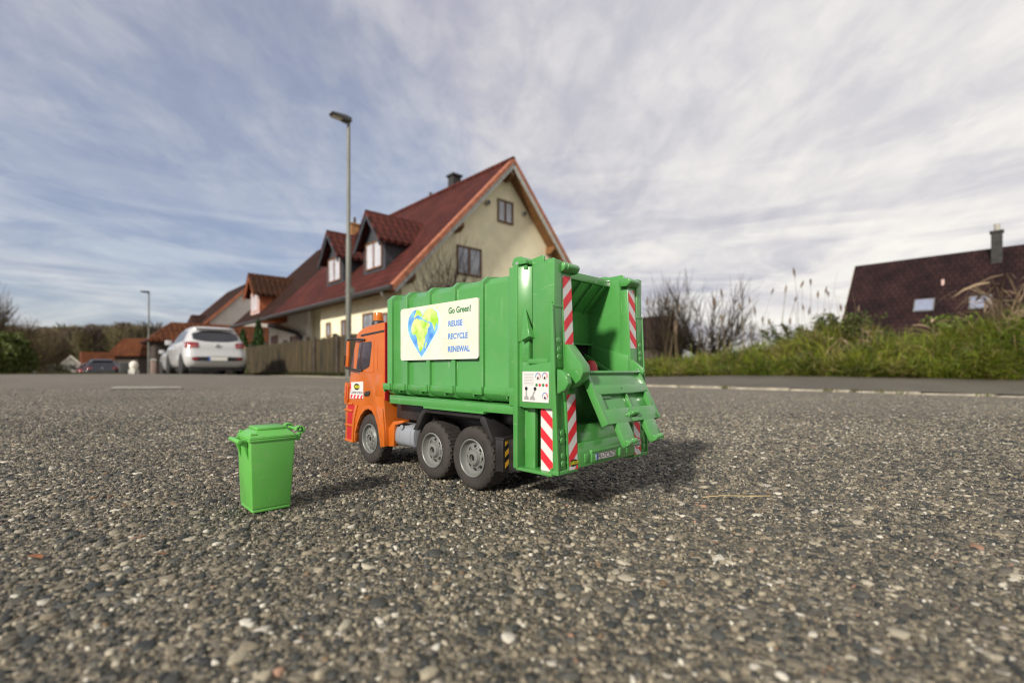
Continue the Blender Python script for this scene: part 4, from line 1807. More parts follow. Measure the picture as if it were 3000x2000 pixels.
for c0, c1, z0, z1 in ((6.62, 7.1, 1.55, 2.2), (5.08, 5.5, 1.5, 2.2), (2.6, 3.5, 1.3, 2.3), (1.5, 1.9, 1.5, 2.2)):
    window(h1, 'b', c0, c1, z0, z1, -4.9, -1, 1)
hpart('gutter', M_GUT, lambda b: b.tube([(-.05, -5.62, 2.86), (13.05, -5.62, 2.86)], .085, 10), h1)
hpart('downpipe', M_PIPE, lambda b: b.tube([(.7, -5.62, 2.85), (.75, -5.5, 2.66), (.85, -5.1, 2.5), (.9, -4.98, 2.3), (.9, -4.98, -.5)], .05, 8), h1)
hpart('eaves_board', M_WOOD, lambda b: b.prism([(-5.4, 2.86), (-4.9, 3.28), (-4.9, 3.16), (-5.4, 2.76)], 'x', .06, 13), h1)
hpart('chimney', M_BRICK, lambda b: (b.box(4.2, 4.64, .0, .44, 8.0, 9.36), b.box(4.13, 4.71, -.07, .51, 9.36, 9.45)), h1)
hpart('vent_pipe', M_GUT, lambda b: b.tube([(6.3, .1, 8.5), (6.3, .1, 9.1)], .07, 8), h1)
hpart('carport_beam', M_GUT, lambda b: b.tube([(19.8, -3.6, 3.0), (16.6, -3.7, 2.55), (14.0, -3.8, 2.15), (13.2, -3.85, 1.8), (13.0, -3.9, .6)], .12, 8), h1)


def dormer(h, c, face_b, zbot, z_eave, z_tip, half, clad, front, tiles, frame, pane, bin_):
    d = hpart('dormer', [clad, front], lambda b: (b.prism([(c - half + .25, zbot - .5), (c + half - .25, zbot - .5), (c + half - .25, z_eave + .2), (c, z_tip - .16), (c - half + .25, z_eave + .2)], 'y', face_b + .03, bin_),
                                                  b.prism([(c - half + .25, zbot - .1), (c + half - .25, zbot - .1), (c + half - .25, z_eave + .2), (c, z_tip - .16), (c - half + .25, z_eave + .2)], 'y', face_b, face_b + .028, 1)), h)
    s_ = (z_tip - z_eave) / half
    hpart('dormer_roof', tiles, lambda b: b.prism([(c - half, z_eave), (c, z_tip), (c + half, z_eave), (c + half - .03, z_eave - .13), (c, z_tip - .15), (c - half + .03, z_eave - .13)], 'y', face_b - .38, bin_), d)
    hpart('barge_board', clad, lambda b: b.prism([(c - half + .02, z_eave - .12), (c, z_tip - .14), (c + half - .02, z_eave - .12), (c + half - .06, z_eave - .3), (c, z_tip - .33), (c - half + .06, z_eave - .3)], 'y', face_b - .36, face_b - .3), d)
    w = half - .25
    window(d, 'b', c - w + .22, c + w - .22, zbot + .12, z_eave + .12, face_b, -1, 2, pane, .06, frame)
    return d


dormer(h1, 3.2, -4.58, 3.95, 5.05, 6.36, 1.14, M_CLAD, M_CLAD, M_TREDY, M_WFRAME, M_CURT, -2.1)
dormer(h1, 6.98, -4.58, 3.95, 5.05, 6.36, 1.14, M_CLAD, M_CLAD, M_TREDY, M_WFRAME, M_CURT, -2.1)

# ---- the brown-roofed half further on
h2 = empty('brown_roofed_house', (H_O[0] + LV.x * 13.1, H_O[1] + LV.y * 13.1, 0), H_ANG, "house with a dark brown tiled roof and an orange-sided dormer adjoining the red roof", "house")


def f_walls2(b):
    b.prism([(-3.4, -1.2), (4.9, -1.2), (4.9, 3.2), (0, 8.3), (-3.4, 4.8)], 'x', -.1, 7.4)


hpart('wall', M_WHITEW, f_walls2, h2)
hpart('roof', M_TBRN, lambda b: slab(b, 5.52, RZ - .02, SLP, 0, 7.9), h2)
hpart('gutter', M_GUT, lambda b: b.tube([(.0, -5.6, 2.84), (7.9, -5.6, 2.84)], .085, 10), h2)
hpart('chimney', M_OBRICK, lambda b: (b.box(1.4, 2.0, -.35, .3, 8.0, 9.22), b.box(1.34, 2.06, -.41, .36, 9.22, 9.3)), h2)
hpart('chimney_pipe', M_GUT, lambda b: b.tube([(1.7, 0, 9.2), (1.7, 0, 9.75)], .09, 8), h2)
dormer(h2, 4.65, -5.02, 3.5, 4.62, 5.95, 1.12, M_OCLAD, M_PINKW, M_TBRNY, M_PINKW, M_CURT, -2.4)
window(h2, 'b', 5.6, 6.9, 1.2, 2.3, -3.4, -1, 2, None, .09)
window(h2, 'b', 1.2, 3.2, 1.0, 2.1, -3.4, -1, 2, None, .09)


# ---- plainer houses further down the street and across it
def simple_house(name, label, O, ang, a0, a1, half, eave, ridge, base, wall, tiles, verge, over=.35, chim=None):
    h = empty(name, (O[0], O[1], 0), ang, label, "house")
    sl = (ridge - eave) / half
    w = half - .45
    hpart('wall', wall, lambda b: b.prism([(-w, base), (w, base), (w, ridge - sl * w - .2), (0, ridge - .24), (-w, ridge - sl * w - .2)], 'x', a0 + over, a1 - over), h)
    r = hpart('roof', tiles, lambda b: slab(b, half, ridge, sl, a0 + .05, a1 - .05), h)
    for x in (a0, a1 - .055):
        hpart('verge', verge, lambda b: slab(b, half + .02, ridge + .03, sl, x, x + .055, .3), r)
    if chim:
        hpart('chimney', chim[0], lambda b: (b.box(*chim[1]), b.box(chim[1][0] - .06, chim[1][1] + .06, chim[1][2] - .06, chim[1][3] + .06, chim[1][5], chim[1][5] + .1)), h)
    return h


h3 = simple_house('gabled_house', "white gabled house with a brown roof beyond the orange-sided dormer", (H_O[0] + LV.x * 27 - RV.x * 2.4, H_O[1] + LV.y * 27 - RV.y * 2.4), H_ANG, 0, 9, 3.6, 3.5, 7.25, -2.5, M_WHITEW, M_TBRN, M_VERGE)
h4 = simple_house('dark_roofed_house', "house with a big dark brown roof, chimney and two skylights behind the grass", (23.3, 33.0), H_ANG, -15, 0, 5.2, .92, 7.12, -.5, M_WHITEW, M_TDRK, M_BOARD, chim=(M_BRICK, (-7.12, -6.66, -.85, -.35, 5.5, 7.85)))
hpart('chimney_pot', M_PIPE, lambda b: b.tube([(-6.9, -.62, 7.9), (-6.9, -.62, 8.35)], .14, 10), h4)


def on_slope(px, py, O, half, ridge, sl):
    """where the line of sight through a pixel meets the house slope that faces the camera (house frame)"""
    k, m = (px - 1500) / F_PX, (1082 - py) / F_PX
    c1 = k * RV.x + RV.y
    c0 = -(O[0] * RV.x + O[1] * RV.y)
    Y = (ridge - CAM_H + sl * c0) / (m - sl * c1)
    X = k * Y
    return ((X - O[0]) * LV.x + (Y - O[1]) * LV.y, (X - O[0]) * RV.x + (Y - O[1]) * RV.y, CAM_H + m * Y)


sl4 = (7.12 - .92) / 5.2
M_SKYL = mat("skylight_glass", (.20, .225, .30), .08, var=.1, scale=3, spec=.8)  # bluish base holds the sky's reflection as painted colour
for cx_, cy_ in ((2707, 895), (2872, 886)):
    a, bq, z = on_slope(cx_, cy_, (23.3, 33.0), 5.2, 7.12, sl4)
    d = Vector((0, -1, -sl4)).normalized()
    n = Vector((0, -sl4, 1)).normalized()
    b = MB(FLIP)
    c = Vector((a, bq, z)) + n * .0

    def quad(w, l, o0, o1, mi):
        A = [b.v(c + Vector((x, 0, 0)) + d * t + n * o0) for x, t in ((-w, -l), (w, -l), (w, l), (-w, l))]
        B = [b.v(c + Vector((x, 0, 0)) + d * t + n * o1) for x, t in ((-w, -l), (w, -l), (w, l), (-w, l))]
        b._skin(A, B, mi)
    quad(.46, .5, -.1, .06, 0)
    fr = b.build('skylight', [M_LEAD], h4, smooth=0)
    b = MB(FLIP)
    quad(.39, .43, .0, .075, 0)
    b.build('pane', [M_SKYL], fr, smooth=0)
a, bq, z = on_slope(2762, 832, (23.3, 33.0), 5.2, 7.12, sl4)
hpart('vent_pipe', M_PINKW, lambda b: b.tube([(a, bq, z - .2), (a, bq, z + .26)], .075, 8), h4)
h5 = simple_house('small_dark_house', "small dark brown gabled house with pale verges behind the bare shrubs", tuple(at(1977, 1082, 45).xy), H_ANG, 0, 7, 2.6, 2.2, 5.2, -.5, M_DWALL, M_TDRK, M_WHITEW)
h6 = simple_house('white_gabled_house', "distant white gabled house with an orange roof at the bottom of the street", tuple(at(207, 1082, 75).xy), H_ANG, 0, 8, 3.0, -.9, 2.3, -3.4, M_WHITEW, M_TORG, M_WHITEW)
h7 = simple_house('orange_roofed_house', "distant low house with a long orange and red roof behind the dark parked car", tuple(at(235, 1082, 77).xy), H_ANG - math.pi / 2, 0, 8.2, 2.6, .9, 2.9, -3.4, M_WHITEW, M_TORG, M_VERGE, chim=(M_PINKW, (4.8, 5.5, -.4, .4, 2.2, 3.2)))


def hip_roof(name, label, O, ang, L0, L1, half, hip, eave, ridge, base, wall, tiles, cat):
    h = empty(name, (O[0], O[1], 0), ang, label, cat)
    hpart('wall', wall, lambda b: b.box(L0 - hip + .4, L1 + hip - .4, -half + .4, half - .4, base, eave - .02), h)

    def f(b):
        A = [b.v(p) for p in ((L0 - hip, -half, eave), (L1 + hip, -half, eave), (L1 + hip, half, eave), (L0 - hip, half, eave))]
        B = [b.v(p) for p in ((L0 - hip, -half, eave - .12), (L1 + hip, -half, eave - .12), (L1 + hip, half, eave - .12), (L0 - hip, half, eave - .12))]
        r0, r1 = b.v((L0, 0, ridge)), b.v((L1, 0, ridge))
        for fv in ((A[0], A[1], r1, r0), (A[1], A[2], r1), (A[2], A[3], r0, r1), (A[3], A[0], r0), B[::-1]):
            b.bm.faces.new(fv)
        for i in range(4):
            b.bm.faces.new((A[i], B[i], B[(i + 1) % 4], A[(i + 1) % 4]))
    hpart('roof', tiles, f, h)
    return h


h8 = hip_roof('hip_roofed_building', "low building with an orange-brown hipped roof behind the white hatchback", (-23.2, 33), H_ANG - math.pi / 2, 0, 9, 2.3, 1.5, 2.0, 3.33, -1.5, M_DWALL, M_TORG, "building")
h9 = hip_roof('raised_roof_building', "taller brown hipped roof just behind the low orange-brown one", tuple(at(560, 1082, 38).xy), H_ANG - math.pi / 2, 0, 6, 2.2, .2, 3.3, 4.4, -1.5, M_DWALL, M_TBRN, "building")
h10 = hip_roof('garden_shed', "open dark timber shed with a small orange-brown roof beside the far street lamp", tuple(at(392, 1082, 43).xy), .06, -.9, .9, 1.3, .45, 1.36, 2.85, -1.6, M_DWALL, M_TORG, "shed")

# ------------------------------------------------------------------ wooden fence along the pavement
M_FENCE = mat("weathered_planks", (.070, .048, .019), .9, col2=(.018, .016, .006), scale=3.2, lo=.4, hi=.6, stretch=(3.2, 3, .35), bump=.3, bscale=30, detail=6)
M_POST = mat("dark_post", (.055, .042, .030), .9, var=.3, scale=5)
FB = 5.6
fence = empty('wooden_fence', (*xy(9.2, FB), 0), H_ANG, "weathered brown wooden plank fence running along the pavement in front of the cream house", "fence")


def f_planks(b):
    a = 0.0
    while a < 15:
        z = float(road_z(a + 9.2, 5)) * .4
        h = 1.0 + rnd.uniform(-.02, .03)
        w = rnd.uniform(.085, .105)
        y = rnd.uniform(-.006, .006)
        b.prism([(a, -.12 + z), (a + w, -.12 + z), (a + w, h - .03), (a + w / 2, h + .02), (a, h - .03)], 'y', y - .011, y + .011)
        a += w + rnd.uniform(.012, .028)


hpart('plank_panel', M_FENCE, f_planks, fence, smooth=0)
for z in (.25, .78):
    hpart('rail', M_POST, lambda b: b.box(0, 15, .013, .06, z, z + .08), fence)
for k in range(8):
    hpart('post', M_POST, lambda b: b.box(k * 2.1 + .1, k * 2.1 + .22, .061, .18, -.4, 1.12), fence)
for k in (2.1, 3.75, 5.4):
    hpart('post', M_POST, lambda b: b.box(k, k + .1, -.075, -.013, -.2, 1.04), fence)

# ------------------------------------------------------------------ street lamps
M_POLE = mat("galvanised_pole", (.15, .153, .13), .5, var=.2, scale=4, metal=.3, stretch=(1, 1, .3))
M_LHEAD = mat("lamp_head_grey", (.06, .062, .06), .5, var=.15, scale=6)


def lamp(x, y, z0, top, label, s=1.0):
    L_ = empty('street_lamp', (x, y, z0), H_ANG, label, "street lamp", "street lamps")
    h = top - z0
    hpart('pole', M_POLE, lambda b: b.lathe([(.075, -.2), (.068, .1), (.062, h * .48), (.060, h * .535), (.044, h * .56), (.038, h - .02)], (0, 0, 0), 'z', 16), L_)
    hd = hpart('lamp_head', M_LHEAD, lambda b: b.prism([(-.44, h + .03), (-.43, h + .07), (-.1, h + .10), (.04, h + .08), (.05, h - .02), (-.05, h - .03)], 'x', -.10, .10), L_, bevel=.015)
    hpart('lamp_lens', M_GLASSD, lambda b: b.box(-.08, .08, -.40, -.15, h - .012, h + .012), hd)
    hpart('clamp_band', M_POLE, lambda b: (b.lathe([(.073, h * .335), (.073, h * .345)], (0, 0, 0), 'z', 16), b.box(-.1, -.03, .0, .1, h * .33, h * .352)), L_)
    hpart('service_hatch', M_LHEAD, lambda b: b.box(-.03, .03, -.072, -.058, .6, 1.0), L_)
    return L_


lamp(-3.845, 11.4, gz(-3.845, 11.4), 5.92, "tall grey street lamp in front of the cream house, standing behind the toy's orange cab")
lamp(*at(436, 1082, 31).xy, -.85, 5.0, "smaller distant grey street lamp left of the parked white hatchback")


# ------------------------------------------------------------------ cars
M_WCAR = mat("white_paint", (.47, .47, .465), .22, var=.02, scale=2, coat=.6)
M_DCAR = mat("dark_blue_paint", (.022, .024, .034), .25, var=.1, scale=2, coat=.6)
M_RCAR = mat("dark_red_paint", (.045, .008, .011), .25, var=.1, scale=2, coat=.6)
M_CGLASS = mat("car_glass", (.018, .018, .022), .06, var=.2, scale=2, spec=.8)
M_CBLK = mat("bumper_black", (.022, .022, .022), .6, var=.2, scale=8)
M_TAIL = mat("tail_lamp_red", (.20, .006, .009), .2, var=.2, scale=8, coat=1)
M_TAILC = mat("tail_lamp_clear", (.34, .10, .08), .2, var=.2, scale=8, coat=1)
M_PLT = mat("plate_white", (.72, .71, .66), .5, var=.03)
M_CTYRE = mat("car_tyre", (.022, .021, .02), .85, var=.2, scale=10)
M_ALLOY = mat("car_alloy", (.32, .32, .33), .35, metal=.6, var=.1)
LEV = [  # z, rear x, front x, half width, corner radius
    (.22, -1.66, 1.62, .70, .2), (.28, -1.76, 1.74, .77, .24), (.38, -1.825, 1.82, .81, .27), (.50, -1.845, 1.84, .828, .28), (.60, -1.835, 1.83, .832, .28),
    (.66, -1.79, 1.81, .832, .28), (.80, -1.765, 1.74, .828, .28), (.90, -1.745, 1.5, .815, .28), (.97, -1.70, 1.05, .79, .27), (1.04, -1.64, .86, .755, .26),
    (1.16, -1.56, .58, .70, .25), (1.28, -1.47, .32, .645, .24), (1.37, -1.40, .10, .60, .23), (1.42, -1.42, -.05, .57, .22), (1.46, -1.36, -.25, .52, .25), (1.485, -1.1, -.45, .40, .2), (1.492, -.95, -.6, .2, .1)]


def lev(z):
    for i in range(len(LEV) - 1):
        if LEV[i][0] <= z <= LEV[i + 1][0]:
            t = (z - LEV[i][0]) / (LEV[i + 1][0] - LEV[i][0])
            return [LEV[i][k] * (1 - t) + LEV[i + 1][k] * t for k in range(1, 5)]
    return LEV[-1][1:]


def rear_pt(y, z, off=.0):
    xr, xf, w, r = lev(z)
    e = abs(y) - (w - r)
    dx = 0 if e <= 0 else r - math.sqrt(max(0, r * r - min(e, r) ** 2))
    return (xr + dx - off, y, z)


def patch(b, y0, y1, zf0, zf1, off, n=14, m=5, mi=0):
    """skin on the car's rear between y0..y1 and the heights zf0(y)..zf1(y)"""
    G = []
    for i in range(n + 1):
        y = y0 + (y1 - y0) * i / n
        za, zb_ = (zf0(y), zf1(y))
        G.append([b.v(rear_pt(y, za + (zb_ - za) * j / m, off)) for j in range(m + 1)])
    for i in range(n):
        for j in range(m):
            b.bm.faces.new((G[i][j], G[i + 1][j], G[i + 1][j + 1], G[i][j + 1])).material_index = mi


def make_car(name, label, loc, ang, paint, scale=(1, 1, 1), plate_txt=None):
    car = empty(name, loc, ang, label, "car", "parked cars")
    S = Matrix.Diagonal((*scale, 1))

    def cp(nm, mats, fn, parent=car, smooth=40, bevel=0):
        b = MB(S)
        fn(b)
        return b.build(nm, mats, parent, smooth=smooth, bevel=bevel)

    def f_body(b):
        rings = []
        for z, xr, xf, w, r in LEV:
            ring = []
            for cx_, cy_, a0 in ((xf - r, w - r, 0), (xr + r, w - r, 90), (xr + r, -w + r, 180), (xf - r, -w + r, 270)):
                for k in range(9):
                    t = R(a0 + 90 * k / 8)
                    ring.append(b.v((cx_ + r * math.cos(t), cy_ + r * math.sin(t), z)))
            rings.append(ring)
        for i in range(len(rings) - 1):
            b._skin(rings[i], rings[i + 1], 0, False)
        b.bm.faces.new(rings[0][::-1])
        b.bm.faces.new(rings[-1])
    body = cp('body', paint, f_body, smooth=60)
    cp('rear_window', M_CGLASS, lambda b: patch(b, -.60, .60, lambda y: 1.0 + .07 * (abs(y) / .6) ** 3, lambda y: 1.345 - .10 * (abs(y) / .6) ** 2.5, .008, 18, 5))
    cp('spoiler', paint, lambda b: b.prism([(-1.30, 1.44), (-1.50, 1.425), (-1.51, 1.40), (-1.38, 1.37)], 'y', -.50, .50), body, bevel=.01)
    for sgn in (-1, 1):
        cp('side_window', M_CGLASS, lambda b: [b.face([(x, sgn * (lev(z)[2] + .006), z) for x, z in P]) for P in (
            [(-.18, 1.0), (.62, 1.0), (.30, 1.24), (.06, 1.36), (-.16, 1.37)], [(-1.16, 1.03), (-.24, 1.0), (-.22, 1.37), (-.95, 1.36)])], smooth=0)
        cp('tail_lamp', [M_TAIL, M_TAILC], lambda b: (patch(b, sgn * .48, sgn * .805, lambda y: .80 + .03 * (1 - abs(y)), lambda y: .985 - .12 * max(0, .62 - abs(y)), .012, 10, 4),
                                                     patch(b, sgn * .54, sgn * .70, lambda y: .84, lambda y: .88, .018, 5, 2, 1)))
        cp('reflector', M_TAIL, lambda b: patch(b, sgn * .50, sgn * .66, lambda y: .445, lambda y: .53, .022, 6, 3))
        cp('wing_mirror', paint, lambda b: b.prism([(.55, .96), (.72, .96), (.70, 1.10), (.58, 1.11)], 'y', sgn * .80, sgn * .98), body, bevel=.02)
    cp('bumper_insert', M_CBLK, lambda b: patch(b, -.60, .60, lambda y: .42 + .02 * abs(y), lambda y: .56 - .03 * abs(y), .014, 16, 3))
    cp('under_bumper', M_CBLK, lambda b: b.box(-1.7, 1.66, -.68, .68, .14, .27))
    pl = cp('number_plate', [M_PLT, M_PLBLUE], lambda b: (b.box(-1.875, -1.862, -.24, .26, .435, .545), b.box(-1.877, -1.861, .21, .26, .435, .545, 1)), smooth=0)
    cp('badge', M_ALLOY, lambda b: b.lathe([(.06, 0), (.05, -.012)], (-1.768, 0, .88), 'x', 14))
    for x in (-1.17, 1.20):
        for sgn in (-1, 1):
            w = cp('wheel', [M_CTYRE, M_ALLOY], lambda b: (b.lathe([(.18, sgn * .84), (.26, sgn * .845), (.295, sgn * .81), (.298, sgn * .70), (.28, sgn * .66), (.1, sgn * .66)], (x, 0, .295), 'y', 28),
                                                          b.lathe([(.175, sgn * .835), (.16, sgn * .825), (.05, sgn * .835)], (x, 0, .295), 'y', 20, 1)))
            cp('wheel_arch', M_CBLK, lambda b: b.prism([(x + .36 * math.cos(R(t)), .30 + .36 * math.sin(R(t))) for t in range(-20, 201, 20)], 'y', sgn * .70, sgn * .836))
    return car


rc = Vector((-8.76, 14.45, 0)) + LV * 1.85
make_car('parked_car', "white hatchback seen from behind, parked by the wooden fence", (rc.x, rc.y, gz(rc.x, rc.y) + .0), H_ANG, M_WCAR)
c2 = rc + LV * 6.2 + RV * .62
make_car('parked_car', "second white car mostly hidden behind the white hatchback's left side", (c2.x, c2.y, gz(c2.x, c2.y)), H_ANG, M_WCAR, (1.05, 1.03, 1.0))
p = Vector((*at(248, 1082, 31).xy, 0)) + RV * .87 + LV * 1.95
make_car('parked_car', "dark blue car parked far down the street, seen from behind", (p.x, p.y, gz(p.x, p.y)), H_ANG, M_DCAR, (1.1, 1.06, .98))
p = Vector((*at(226, 1082, 37).xy, 0)) + RV * .87 + LV * 1.95
make_car('parked_car', "dark red car parked just beyond the dark blue car", (p.x, p.y, gz(p.x, p.y) + .05), H_ANG, M_RCAR, (1.1, 1.06, 1.02))

# small things by the far kerb
p = at(392, 1082, 28)
pot = empty('planter', (p.x, p.y, gz(p.x, p.y)), 0, "round white planter dome by the far pavement left of the white hatchback", "planter")
hpart('bowl', M_WHITEW, lambda b: b.lathe([(.15, 0), (.20, .16), (.22, .26), (.20, .28)], (0, 0, .55), 'z', 20), pot)
hpart('dome', M_WHITEW, lambda b: b.lathe([(.20, .28), (.19, .38), (.12, .46), (.02, .5)], (0, 0, .55), 'z', 20), pot)
hpart('plinth', M_BOARD, lambda b: b.box(-.18, .18, -.18, .18, -.1, .56), pot)
p = at(449, 1082, 24)
pil = empty('gate_pillar', (p.x, p.y, gz(p.x, p.y)), H_ANG, "short pinkish stone gate pillar beside the far lamp post", "pillar")
hpart('shaft', mat('pinkish_stone', (.30, .22, .19), .9, var=.15, scale=8), lambda b: b.box(-.10, .10, -.10, .10, -.1, .84), pil, bevel=.01)
hpart('cap', M_BOARD, lambda b: b.frustum((-.13, .13, -.13, .13), .84, (-.09, .09, -.09, .09), .90), pil)
p = at(368, 1082, 29)
wb = empty('grey_bin', (p.x, p.y, gz(p.x, p.y)), H_ANG, "grey wheelie bin standing beside the far parked dark car", "wheelie bin")
hpart('bin_body', M_LHEAD, lambda b: b.frustum((-.22, .22, -.26, .26), 0, (-.28, .28, -.33, .33), .95), wb, bevel=.02)
hpart('lid', M_LHEAD, lambda b: b.frustum((-.30, .30, -.35, .35), .95, (-.24, .24, -.28, .28), 1.04), wb, bevel=.01)

# ------------------------------------------------------------------ vegetation helpers: ribbons and leaves gathered in arrays
class Veg:
    def __init__(self):
        self.V, self.F, self.C, self.n = [], [], [], 0

    def ribbons(self, P, W, col):
        """P (N, k, 3) centre lines, W (N, k) half widths, col (N, 3): each line becomes two crossed strips"""
        N, k, _ = P.shape
        d = P[:, -1] - P[:, 0]
        d = d / (np.linalg.norm(d, axis=1, keepdims=True) + 1e-9)
        r = rng.normal(size=(N, 3))
        s1 = np.cross(d, r)
        s1 /= np.linalg.norm(s1, axis=1, keepdims=True) + 1e-9
        s2 = np.cross(d, s1)
        for s_ in (s1, s2):
            A = P + s_[:, None, :] * W[..., None]
            B = P - s_[:, None, :] * W[..., None]
            V = np.stack([A, B], 2).reshape(N, 2 * k, 3)
            i = np.arange(k - 1) * 2
            q = np.stack([i, i + 1, i + 3, i + 2], 1)
            F = q[None] + (self.n + np.arange(N) * 2 * k)[:, None, None]
            self.V.append(V.reshape(-1, 3))
            self.F.append(F.reshape(-1, 4))
            self.C.append(np.repeat(col, 2 * k, 0))
            self.n += N * 2 * k

    def strips(self, P, W, S, col):
        """single strips widened along S (N, 3)"""
        N, k, _ = P.shape
        A = P + S[:, None, :] * W[..., None]
        B = P - S[:, None, :] * W[..., None]
        V = np.stack([A, B], 2).reshape(N, 2 * k, 3)
        i = np.arange(k - 1) * 2
        q = np.stack([i, i + 1, i + 3, i + 2], 1)
        F = q[None] + (self.n + np.arange(N) * 2 * k)[:, None, None]
        self.V.append(V.reshape(-1, 3))
        self.F.append(F.reshape(-1, 4))
        cc = np.repeat(col, 2 * k, 0)
        self.C.append(cc)
        self.n += N * 2 * k

    def leaves(self, c, size, col):
        N = len(c)
        a = rng.normal(size=(N, 3))
        a /= np.linalg.norm(a, axis=1, keepdims=True)
        b = np.cross(a, rng.normal(size=(N, 3)))
        b /= np.linalg.norm(b, axis=1, keepdims=True) + 1e-9
        sz = size * rng.uniform(.6, 1.3, (N, 1))
        V = np.stack([c - a * sz, c + b * sz * .55, c + a * sz, c - b * sz * .55], 1)
        F = np.arange(4)[None] + (self.n + np.arange(N) * 4)[:, None]
        self.V.append(V.reshape(-1, 3))
        self.F.append(F)
        self.C.append(np.repeat(col, 4, 0))
        self.n += 4 * N

    def build(self, name, m, parent=None):
        F = np.concatenate(self.F)
        return np_mesh(name, np.concatenate(self.V), F, np.full(len(F), 4), m, cols=np.clip(np.concatenate(self.C), 0, 1), parent=parent)


def pick(pal, pr, N, var=.25):
    p = np.array(pr, float)
    c = np.array(pal)[rng.choice(len(pal), N, p=p / p.sum())]
    return c * rng.uniform(1 - var, 1 + var, (N, 1))


M_BLADE = tint_mat("grass_blades", .6, .35, trans=.35)
M_TWIG = tint_mat("twigs", .85, .2)
M_LEAF = tint_mat("leaves", .55, .4, trans=.25)

GREENS = [(.135, .19, .016), (.19, .235, .022), (.075, .115, .014), (.18, .17, .035), (.30, .24, .10), (.030, .045, .010)]


def bank_h(a, t):
    """rise of the verge above the pavement edge; t = metres beyond it"""
    hm = 1.15 * np.interp(a, [-6, .0, .58, 1.13, 1.71, 2.13, 2.59, 3.29, 4.86, 9], [.60, .60, .44, .26, .36, .52, .40, .20, .16, .14])
    return hm * (1 - np.exp(-np.maximum(t, 0) * 1.5)) + .05 * np.sin(a * 2.1 + t) * np.clip(t, 0, 1)


def bank_z(a, b):
    e = kerb_b(a) + 2.3
    return pave_z(a, np.minimum(b, e)) - .012 + bank_h(a, b - e)


grid_obj('grass_verge', np.linspace(-14, 9, 70), (lambda a, T: float(kerb_b(a)) + 2.32 + 9.5 * T ** 1.6, 26), bank_z, M_EARTH)


def verge_grass():
    g = Veg()
    # tussocks: arching blades that start close together and hang outwards
    T = 1830
    ta = rng.uniform(-7.5, 8.8, T)
    tt = rng.random(T) ** 1.5 * 4.0
    tt[:330] = rng.random(330) * .16
    tb = kerb_b(ta) + 2.3 + tt
    TX, TY = xy(ta, tb)
    k = (TX > 1.2) & (TX < 1.25 * TY + 1.2)
    ta, tt, tb = ta[k], tt[k], tb[k]
    T = len(ta)
    grow = np.clip((4.9 - ta) / 4.9, 0, 1)
    tH = (.27 + .15 * grow) * rng.uniform(.55, 1.35, T) * np.clip(.6 + tt, .5, 1)
    tcol = pick([(.155, .205, .016), (.21, .24, .022), (.10, .145, .014), (.055, .080, .012), (.19, .17, .045), (.29, .225, .09)], [.25, .19, .18, .17, .12, .09], T, .22)  # green and straw tones; dark and bright tufts also paint in clumpy light
    n = 44
    N = T * n
    a = np.repeat(ta, n) + rng.normal(0, .07, N)
    b = np.repeat(tb, n) + rng.normal(0, .07, N)
    b = np.maximum(b, kerb_b(a) + 2.27)
    X, Y = xy(a, b)
    Z = bank_z(a, b)
    H = np.repeat(tH, n) * rng.uniform(.55, 1.25, N)
    ang = rng.uniform(0, 6.283, N)
    ln = rng.uniform(.25, 1.35, N)
    lean = np.stack([np.cos(ang) * ln - .45, np.sin(ang) * ln - .45], 1)
    P = np.zeros((N, 5, 3))
    for i, u in enumerate((0, .3, .55, .8, 1.0)):
        bend = u ** 1.7
        P[:, i, 0] = X + lean[:, 0] * H * bend * .8
        P[:, i, 1] = Y + lean[:, 1] * H * bend * .8
        P[:, i, 2] = Z - .02 + H * (u - .46 * bend * np.minimum(1.5, np.linalg.norm(lean, axis=1)) * u)
    W = np.outer(rng.uniform(.0035, .008, N), [1, 1, .85, .5, .08])
    S = np.stack([rng.normal(size=N), rng.normal(size=N) * .5, rng.normal(0, .25, N)], 1)
    S /= np.linalg.norm(S, axis=1, keepdims=True)
    col = np.repeat(tcol, n, 0) * rng.uniform(.65, 1.35, (N, 1))
    dry = rng.random(N) < .09
    col[dry] = pick([(.36, .29, .13), (.26, .19, .08)], [1, 1], int(dry.sum()))
    g.strips(P, W, S, col)
    o = g.build('verge_grass', M_BLADE)
    tag(o, "long green and straw-coloured grass overhanging the edge of the dark pavement", "grass", kind='stuff')


verge_grass()


